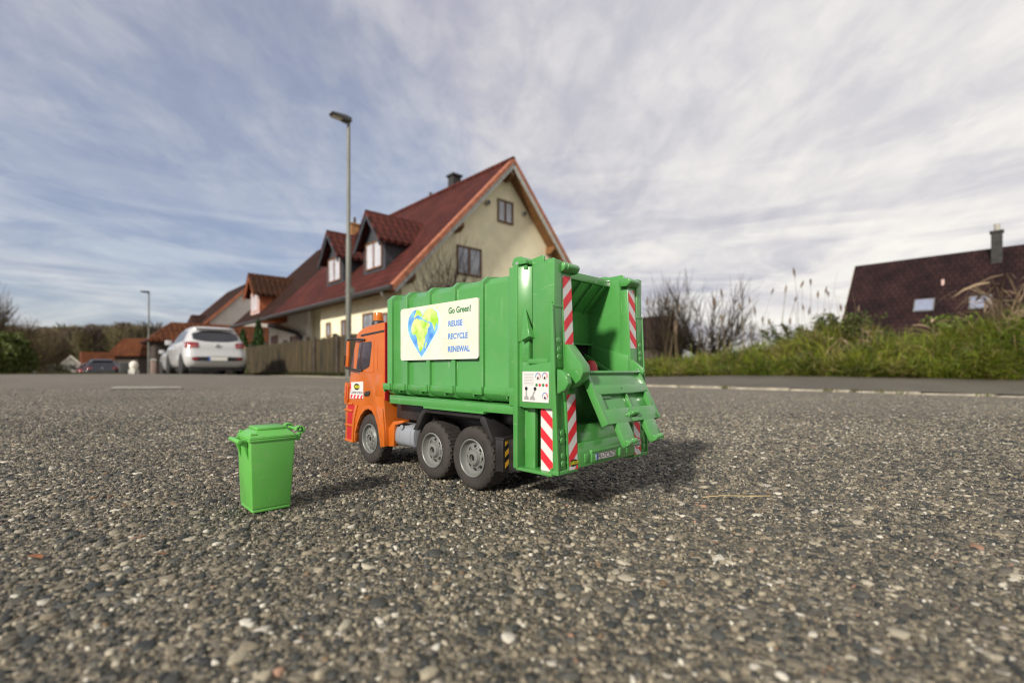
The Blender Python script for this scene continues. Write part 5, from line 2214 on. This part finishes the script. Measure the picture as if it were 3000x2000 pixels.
def stalks():
    g = Veg()
    N = 74
    px = np.concatenate([rng.uniform(1990, 2330, 34), rng.uniform(2300, 2520, 26), rng.uniform(1890, 2000, 14)])
    Y = rng.uniform(8.6, 10.4, N)
    X = (px - 1500) / F_PX * Y
    a, b = ab(X, Y)
    Z = bank_z(a, b)
    H = rng.uniform(.7, 1.5, N)
    l = rng.normal(0, .09, (N, 2))
    P = np.zeros((N, 5, 3))
    for i, u in enumerate((0, .3, .6, .85, 1)):
        P[:, i, 0] = X + l[:, 0] * H * u ** 1.6
        P[:, i, 1] = Y + l[:, 1] * H * u ** 1.6
        P[:, i, 2] = Z + H * u
    g.ribbons(P, np.outer(rng.uniform(.003, .006, N), [1, .9, .7, .55, .4]), pick([(.17, .13, .07), (.11, .08, .05), (.22, .18, .10)], [1, 1, 1], N))
    k = rng.random(N) < .55                                   # seed heads
    hp = P[k][:, -1]
    M = len(hp)
    Q = np.zeros((M, 3, 3))
    for i, u in enumerate((-.09, 0, .09)):
        Q[:, i] = hp + np.stack([l[k][:, 0] * u * 2, l[k][:, 1] * u, np.full(M, u)], 1) * rng.uniform(.5, 1.3, (M, 1))
    g.ribbons(Q, np.tile(np.array([.006, .022, .004]), (M, 1)), pick([(.13, .09, .06), (.18, .13, .09)], [1, 1], M))
    tag(g.build('tall_dry_stalks', M_TWIG), "tall thin dry grass stalks with seed heads against the sky above the verge", "dry grass", kind='stuff')


stalks()


def branchy(g, base, H, spread, n_main, n_twig, r0, pal, up=1.0, knob=0.0, tw_len=.45, droop=0.0):
    """bare shrub: curved limbs from the base with side twigs"""
    base = np.array(base, float)
    mains = []
    for i in range(n_main):
        ang = rng.uniform(0, 6.283)
        sp = spread * rng.uniform(.25, 1.0)
        h = H * rng.uniform(.6, 1.0)
        tip = base + np.array([math.cos(ang) * sp, math.sin(ang) * sp, h])
        mid = base + (tip - base) * .5 + np.array([math.cos(ang), math.sin(ang), 0]) * sp * .18 * up
        t = np.linspace(0, 1, 7)[:, None]
        P = (1 - t) ** 2 * base + 2 * t * (1 - t) * mid + t * t * tip
        P[1:-1] += rng.normal(0, .018 * H, (5, 3))
        mains.append(P)
    P = np.array(mains)
    W = np.outer(r0 * rng.uniform(.6, 1.1, n_main), np.linspace(1, .18, 7))
    g.ribbons(P, W, pick(pal, [1] * len(pal), n_main))
    mi = rng.integers(0, n_main, n_twig)
    si = rng.integers(1, 7, n_twig)
    st = P[mi, si]
    d = P[mi, np.minimum(si, 6)] - P[mi, si - 1]
    d /= np.linalg.norm(d, axis=1, keepdims=True)
    d = d + rng.normal(0, .55, (n_twig, 3)) + np.array([0, 0, .45 * up])
    d /= np.linalg.norm(d, axis=1, keepdims=True)
    L_ = H * tw_len * rng.uniform(.3, 1, n_twig)
    Q = np.zeros((n_twig, 4, 3))
    for i, u in enumerate((0, .35, .7, 1)):
        Q[:, i] = st + d * (L_ * u)[:, None] + rng.normal(0, .012 * H, (n_twig, 3)) * (u > 0)
        Q[:, i, 2] += (.10 * up - droop) * L_ * u * u
    g.ribbons(Q, np.outer(r0 * rng.uniform(.16, .34, n_twig), [1, .8, .55, .25]), pick(pal, [1] * len(pal), n_twig))
    return P, Q


BARK = [(.032, .024, .018), (.045, .034, .024), (.025, .020, .017), (.070, .054, .036)]


def shrub(name, px, Y, base_z, H, spread, n_main, n_twig, r0, label, cat, group=None, pal=BARK, leaf=0, leafcol=None, **kw):
    X = (px - 1500) / F_PX * Y
    if X > 2:
        base_z = float(bank_z(*ab(X, Y))) - .04
    t = empty(name, (X, Y, base_z), 0, label, cat, group)
    g = Veg()
    P, Q = branchy(g, (0, 0, 0), H, spread, n_main, n_twig, r0, pal, **{k: v for k, v in kw.items() if k != 'scrub'})
    if kw.get('scrub'):
        branchy(g, (0, 0, 0), H * .62, spread * 1.15, int(n_main * 1.3), kw['scrub'], r0 * .8, pal, up=.4)
    g.build('branches', M_TWIG, t)
    if leaf:
        g = Veg()
        pts = np.concatenate([Q[:, 1], Q[:, 2], Q[:, 3]])
        c = pts[rng.integers(0, len(pts), leaf)] + rng.normal(0, .05 * H, (leaf, 3))
        c[:, 2] = np.maximum(c[:, 2], .02)
        g.leaves(c, kw.get('lsz', .035 * H ** .5), pick(leafcol, [1] * len(leafcol), leaf, .35))
        g.build('foliage', M_LEAF, t)
    return t


# bare pollard-like shrubs behind the verge
shrub('bare_shrub', 1962, 10.2, .05, 1.55, .62, 30, 620, .020, "dense bare dark shrub right beside the toy truck's open tail", "shrub", "bare shrubs behind the verge", up=1.2, scrub=700)
shrub('bare_shrub', 2078, 10.8, .05, 1.50, .95, 17, 520, .024, "spreading bare shrub with curved dark limbs in the middle of the verge", "shrub", "bare shrubs behind the verge", up=1.5, scrub=600)
shrub('bare_shrub', 2190, 10.4, .05, .95, .42, 16, 240, .012, "low thin bare shrub standing among the tall dry stalks", "shrub", "bare shrubs behind the verge", up=1.3)
# bare shrub in front of the gable
shrub('bare_shrub', 1305, 15.2, -.1, 3.35, 1.25, 26, 900, .026, "tall bare brown shrub in front of the cream gable, above the green waste body", "shrub", up=1.3)
OLIVE = [(.055, .085, .016), (.035, .055, .012), (.085, .105, .022), (.09, .075, .03)]
shrub('bramble_bush', 2330, 8.3, .10, .44, .62, 18, 300, .008, "dark olive bramble bush in the verge left of the dark-roofed house", "bush", "bramble bushes in the verge", leaf=2600, leafcol=OLIVE, droop=.5)
shrub('bramble_bush', 2440, 7.8, .16, .46, .70, 18, 300, .008, "olive green bramble bush in front of the dark roof's left corner", "bush", "bramble bushes in the verge", leaf=2600, leafcol=OLIVE + [(.13, .16, .03)], droop=.5)
shrub('bramble_bush', 2860, 7.0, .36, .40, .60, 18, 260, .008, "bright green leafy bush below the right skylight of the dark roof", "bush", "bramble bushes in the verge", leaf=2600, leafcol=[(.13, .19, .03), (.18, .22, .04), (.08, .12, .02)], droop=.5)


def dry_weeds(px, Y, z, n, H, label, seed):
    X = (px - 1500) / F_PX * Y
    z = float(bank_z(*ab(X, Y))) - .04
    t = empty('dry_weed_clump', (X, Y, z), 0, label, "dry weeds", "dry weed clumps in front of the dark roof")
    g = Veg()
    ang = rng.uniform(0, 6.283, n)
    sp = rng.uniform(.2, 1.0, n) * H * .8
    h = H * rng.uniform(.45, 1.0, n)
    P = np.zeros((n, 6, 3))
    for i, u in enumerate(np.linspace(0, 1, 6)):
        P[:, i, 0] = np.cos(ang) * sp * u ** 1.7 + .1 * np.cos(ang)
        P[:, i, 1] = np.sin(ang) * sp * u ** 1.7
        P[:, i, 2] = h * (1.5 * u - .62 * u ** 3)
    pal = [(.20, .145, .09), (.15, .105, .065), (.26, .195, .125), (.10, .07, .045)]
    g.ribbons(P, np.outer(rng.uniform(.004, .008, n), [1, .95, .9, .75, .6, .3]), pick(pal, [1, 1, 1, 1], n))
    g.build('stems', M_TWIG, t)
    g = Veg()
    m = n * 5
    st = P[rng.integers(0, n, m), rng.integers(2, 6, m)]
    d = rng.normal(0, 1, (m, 3)) * np.array([1, 1, .4])
    d /= np.linalg.norm(d, axis=1, keepdims=True)
    L_ = H * rng.uniform(.12, .38, m)
    Q = np.zeros((m, 4, 3))
    for i, u in enumerate((0, .35, .7, 1)):
        Q[:, i] = st + d * (L_ * u)[:, None]
        Q[:, i, 2] -= .55 * L_ * u * u
    g.strips(Q, np.outer(rng.uniform(.003, .010, m), [.4, 1, .8, .1]), np.cross(d, rng.normal(size=(m, 3))), pick(pal, [1, 1, 1, .6], m))
    g.build('dry_leaves', M_TWIG, t)


dry_weeds(2945, 6.3, .42, 26, .95, "large clump of arching dry brown weeds under the chimney of the dark roof", 1)
dry_weeds(2765, 6.9, .36, 14, .70, "medium clump of arching dry brown weeds under the left skylight", 2)
dry_weeds(2520, 7.0, .22, 7, .62, "few bent dry brown weed stems at the dark roof's left edge", 3)


# two slim conifers behind the fence
def conifer(px, Y, z0, top, r, label):
    X = (px - 1500) / F_PX * Y
    t = empty('conifer', (X, Y, z0), 0, label, "conifer", "slim conifers behind the fence")
    H = top - z0
    hpart('trunk', M_POST, lambda b: b.tube([(0, 0, -.1), (0, 0, H * .8)], .05, 8, r1=.015), t)
    g = Veg()
    N = 3200
    u = rng.random(N) ** .8
    ang = rng.uniform(0, 6.283, N)
    rad = r * (1 - u) ** .7 * (.55 + .5 * rng.random(N)) * (1 + .25 * np.sin(ang * 5 + u * 23))
    c = np.stack([np.cos(ang) * rad, np.sin(ang) * rad, .05 + u * H], 1)
    g.leaves(c, .055, pick([(.035, .075, .016), (.05, .10, .02), (.022, .045, .012)], [1, 1, 1], N, .3))
    g.build('crown', M_LEAF, t)


conifer(712, 20.5, -.25, 1.75, .36, "shorter slim green conifer just right of the white hatchback's roof")
conifer(757, 20.0, -.2, 2.1, .40, "taller slim green conifer behind the fence's left end")

# ------------------------------------------------------------------ left side: bushes, trees, the wood at the bottom of the street
TWB = [(.13, .10, .062), (.17, .13, .08), (.10, .08, .055), (.20, .165, .095)]
OLV = [(.13, .115, .032), (.165, .135, .042), (.09, .085, .025)]


def tree(px, Y, z0, H, spread, label, n_main=16, n_twig=900, leaf=0, leafcol=None, r0=.09, group=None, pal=TWB, name='bare_tree'):
    X = (px - 1500) / F_PX * Y
    t = empty(name, (X, Y, z0), 0, label, "tree", group)
    hpart('trunk', mat("bark", (.06, .048, .036), .9, var=.3, scale=4, bump=.4), lambda b: b.tube([(0, 0, -.3), (.04 * H * .2, 0, H * .18), (0, .03, H * .36)], r0 * 1.5, 9, r1=r0), t)
    g = Veg()
    P, Q = branchy(g, (0, 0, H * .3), H * .7, spread, n_main, n_twig, r0 * .7, pal, up=1.0, tw_len=.5)
    if leaf:
        pts = np.concatenate([Q[:, 1], Q[:, 2], Q[:, 3]])
        c = pts[rng.integers(0, len(pts), leaf)] + rng.normal(0, .06 * H, (leaf, 3))
        g.leaves(c, .06, pick(leafcol, [1] * len(leafcol), leaf, .35))
    g.build('crown', M_TWIG, t)
    return t


tree(-60, 30, -.8, 5.3, 2.0, "tall bare brown tree at the left edge of the photo", 20, 1500, r0=.09, group="bare trees on the left")
tree(62, 38, -1.1, 4.3, 1.5, "olive-brown half-bare tree right of the tall bare one at the left edge", 18, 1500, 350, OLV, r0=.07, group="bare trees on the left")
tree(150, 46, -1.5, 4.4, 1.6, "wide olive-brown tree above the left end of the street", 18, 1500, 350, OLV, r0=.07, group="bare trees on the left")
tree(112, 29, -.8, 2.5, 1.1, "low brown scrubby tree beside the round green bush", 22, 1300, 250, OLV, r0=.04, group="bare trees on the left")


def round_bush(px, Y, z0, H, r, N, cols, label):
    X = (px - 1500) / F_PX * Y
    t = empty('round_bush', (X, Y, z0), 0, label, "bush")
    g = Veg()
    branchy(g, (0, 0, 0), H * .8, r * .6, 10, 160, .02, BARK)
    g.build('branches', M_TWIG, t)
    g = Veg()
    d = rng.normal(size=(N, 3))
    d /= np.linalg.norm(d, axis=1, keepdims=True)
    lump = 1 + .16 * np.sin(d[:, 0] * 7 + 1) * np.sin(d[:, 2] * 6) + .10 * np.sin(d[:, 1] * 11)
    rr = rng.uniform(.72, 1.0, N) ** .6 * lump
    c = d * rr[:, None] * np.array([r, r, H * .5]) + np.array([0, 0, H * .5])
    g.leaves(c, .07, pick(cols, [1] * len(cols), N, .35))
    g.build('foliage', M_LEAF, t)


round_bush(5, 19.5, -.4, 1.95, .95, 6000, [(.075, .105, .016), (.055, .075, .014), (.10, .12, .02)], "round olive green bush at the left edge of the road")
round_bush(205, 52, -2.0, 2.6, 1.8, 3500, [(.022, .032, .014), (.03, .04, .016)], "dark green bush in front of the distant white gabled house")
round_bush(128, 36, -1.2, 1.7, 1.5, 3500, [(.035, .034, .018), (.05, .044, .02)], "dark brown-green bush between the left trees and the white gable")


def far_wood():
    g = Veg()
    n = 190
    for i in range(n):
        px = rng.uniform(-160, 640)
        Y = rng.uniform(95, 150)
        X = (px - 1500) / F_PX * Y
        top = CAM_H + (1082 - (958 + 7 * math.sin(px * .013) + rng.uniform(-9, 22))) / F_PX * Y
        H = rng.uniform(8, 11)
        z0 = top - H
        m = 420
        ang = rng.uniform(0, 6.283, m)
        u = rng.random(m)
        rad = rng.uniform(.3, 2.6) * np.sin(np.clip(u * 2.6 + .35, 0, 3.1))
        st = np.stack([X + np.cos(ang) * rad * .5, Y + np.sin(ang) * rad * .5, z0 + H * (.12 + .7 * u)], 1)
        d = np.stack([np.cos(ang) * .55, np.sin(ang) * .55, np.full(m, 1.0)], 1) + rng.normal(0, .25, (m, 3))
        L_ = rng.uniform(.8, 2.8, m)
        P = np.stack([st, st + d * (L_ * .5)[:, None], st + d * L_[:, None] + rng.normal(0, .1, (m, 3))], 1)
        P[:, :, 2] = np.minimum(P[:, :, 2], top + rng.uniform(-.6, .5))
        c = np.array([(.23, .175, .13), (.19, .155, .10), (.21, .185, .09), (.15, .125, .10)][rng.integers(0, 4)])
        g.ribbons(P, np.outer(rng.uniform(.06, .15, m), [1, .7, .3]), c * rng.uniform(.7, 1.3, (m, 1)))
        T = np.array([[[X, Y, z0 - 3], [X, Y, z0 + H * .5], [X, Y, z0 + H * .95]]])
        g.ribbons(T, np.array([[.16, .11, .04]]), np.array([[.07, .058, .045]]))
        k = 14
        cc = np.stack([X + rng.normal(0, 1.2, k), Y + rng.normal(0, 1.2, k), z0 + rng.uniform(-2.5, H * .35, k)], 1)
        g.leaves(cc, .55, pick([(.045, .05, .02), (.06, .05, .028), (.075, .068, .028)], [1, 1, 1], k, .3))
    tag(g.build('far_wood', M_TWIG), "brown leafless wood along the horizon beyond the bottom of the street", "wood", kind='stuff')


far_wood()
tree(388, 92, -5, 11.0, 1.3, "small dark green fir standing above the garden shed's roof", 14, 500, 900, [(.02, .04, .02), (.03, .05, .022)], r0=.09, name='fir_tree')


# moss and low weeds along the fence foot and the left roadside
def roadside():
    g = Veg()
    N = 5200
    a = rng.uniform(9, 24.5, N)
    b = 5.56 - np.abs(rng.normal(0, .06, N))
    X, Y = xy(a, b)
    P = np.zeros((N, 3, 3))
    H = rng.uniform(.03, .12, N)
    l = rng.normal(0, .4, (N, 2))
    z = pave_z(a, b)
    for i, u in enumerate((0, .5, 1)):
        P[:, i] = np.stack([X + l[:, 0] * H * u, Y + l[:, 1] * H * u, z + H * u], 1)
    g.ribbons(P, np.outer(rng.uniform(.006, .012, N), [1, .8, .1]), pick([(.06, .075, .018), (.085, .09, .025), (.05, .045, .02)], [1, 1, 1], N))
    N = 9000
    X = rng.uniform(-23, -13.4, N)
    Y = 14.6 + (X + 13.4) * -.42 + rng.random(N) ** 2 * 3
    a, b = ab(X, Y)
    z = road_z(a, np.clip(b, -6, 6)) - .05
    P = np.zeros((N, 3, 3))
    H = rng.uniform(.04, .16, N)
    l = rng.normal(0, .5, (N, 2))
    for i, u in enumerate((0, .5, 1)):
        P[:, i] = np.stack([X + l[:, 0] * H * u, Y + l[:, 1] * H * u, z + H * u], 1)
    g.ribbons(P, np.outer(rng.uniform(.008, .016, N), [1, .8, .1]), pick([(.07, .075, .022), (.10, .09, .035), (.05, .045, .02)], [1, 1, 1], N))
    # tufts in the joints of the kerb
    N = 900
    a = np.repeat(rng.uniform(-2.5, 9, 60), 15) + rng.normal(0, .025, N)
    b = kerb_b(a) + rng.normal(.0, .03, N)
    X, Y = xy(a, b)
    P = np.zeros((N, 3, 3))
    H = rng.uniform(.012, .045, N)
    l = rng.normal(0, .6, (N, 2))
    z = road_z(a, np.minimum(b, 6)) + .006
    for i, u in enumerate((0, .5, 1)):
        P[:, i] = np.stack([X + l[:, 0] * H * u, Y + l[:, 1] * H * u, z + H * u], 1)
    g.ribbons(P, np.outer(rng.uniform(.002, .005, N), [1, .8, .1]), pick([(.08, .11, .018), (.12, .14, .03), (.10, .08, .03)], [1, 1, 1], N))
    tag(g.build('roadside_weeds', M_BLADE), "short mossy weeds along the foot of the fence and the far left roadside", "weeds", kind='stuff')


roadside()


# fallen leaves and a straw lying on the asphalt
M_DRYL = mat("dry_leaf_brown", (.19, .07, .022), .6, var=.3, scale=200)


def fallen(px, py, s_, rot, label):
    Y = CAM_H * F_PX / (py - 1082)
    X = (px - 1500) / F_PX * Y
    b = MB()
    out = [(0, -1, 0), (.35, -.5, .10), (.42, .1, .16), (.2, .7, .08), (0, 1.05, .02), (-.25, .6, .10), (-.45, 0, .18), (-.3, -.6, .10)]
    c = b.v((0, 0, .05 * s_))
    V = [b.v((x * s_, y * s_, z * s_)) for x, y, z in out]
    for i in range(8):
        b.bm.faces.new((c, V[i], V[(i + 1) % 8]))
    o = b.build('fallen_leaf', M_DRYL, smooth=0)
    o.location = (X, Y, gz(X, Y) + .0018)
    o.rotation_euler = (rnd.uniform(-.15, .15), rnd.uniform(-.15, .15), rot)
    tag(o, label, "leaf", "fallen leaves on the asphalt")


fallen(100, 1641, .0062, 1.3, "orange-brown fallen leaf near the left edge of the asphalt")
fallen(470, 1631, .0032, 1.6, "small orange fallen leaf on the asphalt below the toy bin")
fallen(2092, 1596, .0028, .4, "small rusty fallen leaf on the asphalt in front of the truck's tail")
b = MB()
b.tube([(-.026, 0, .0022), (-.01, .002, .003), (.01, .0018, .0026), (.027, .004, .0022)], .00035, 6)
o = b.build('straw', mat("straw_yellow", (.45, .34, .16), .6, var=.2, scale=100))
Ys = CAM_H * F_PX / (1468 - 1082)
o.location = ((2160 - 1500) / F_PX * Ys, Ys, gz(.17, Ys) + .001)
tag(o, "thin yellow straw lying on the asphalt right of the toy truck", "straw")
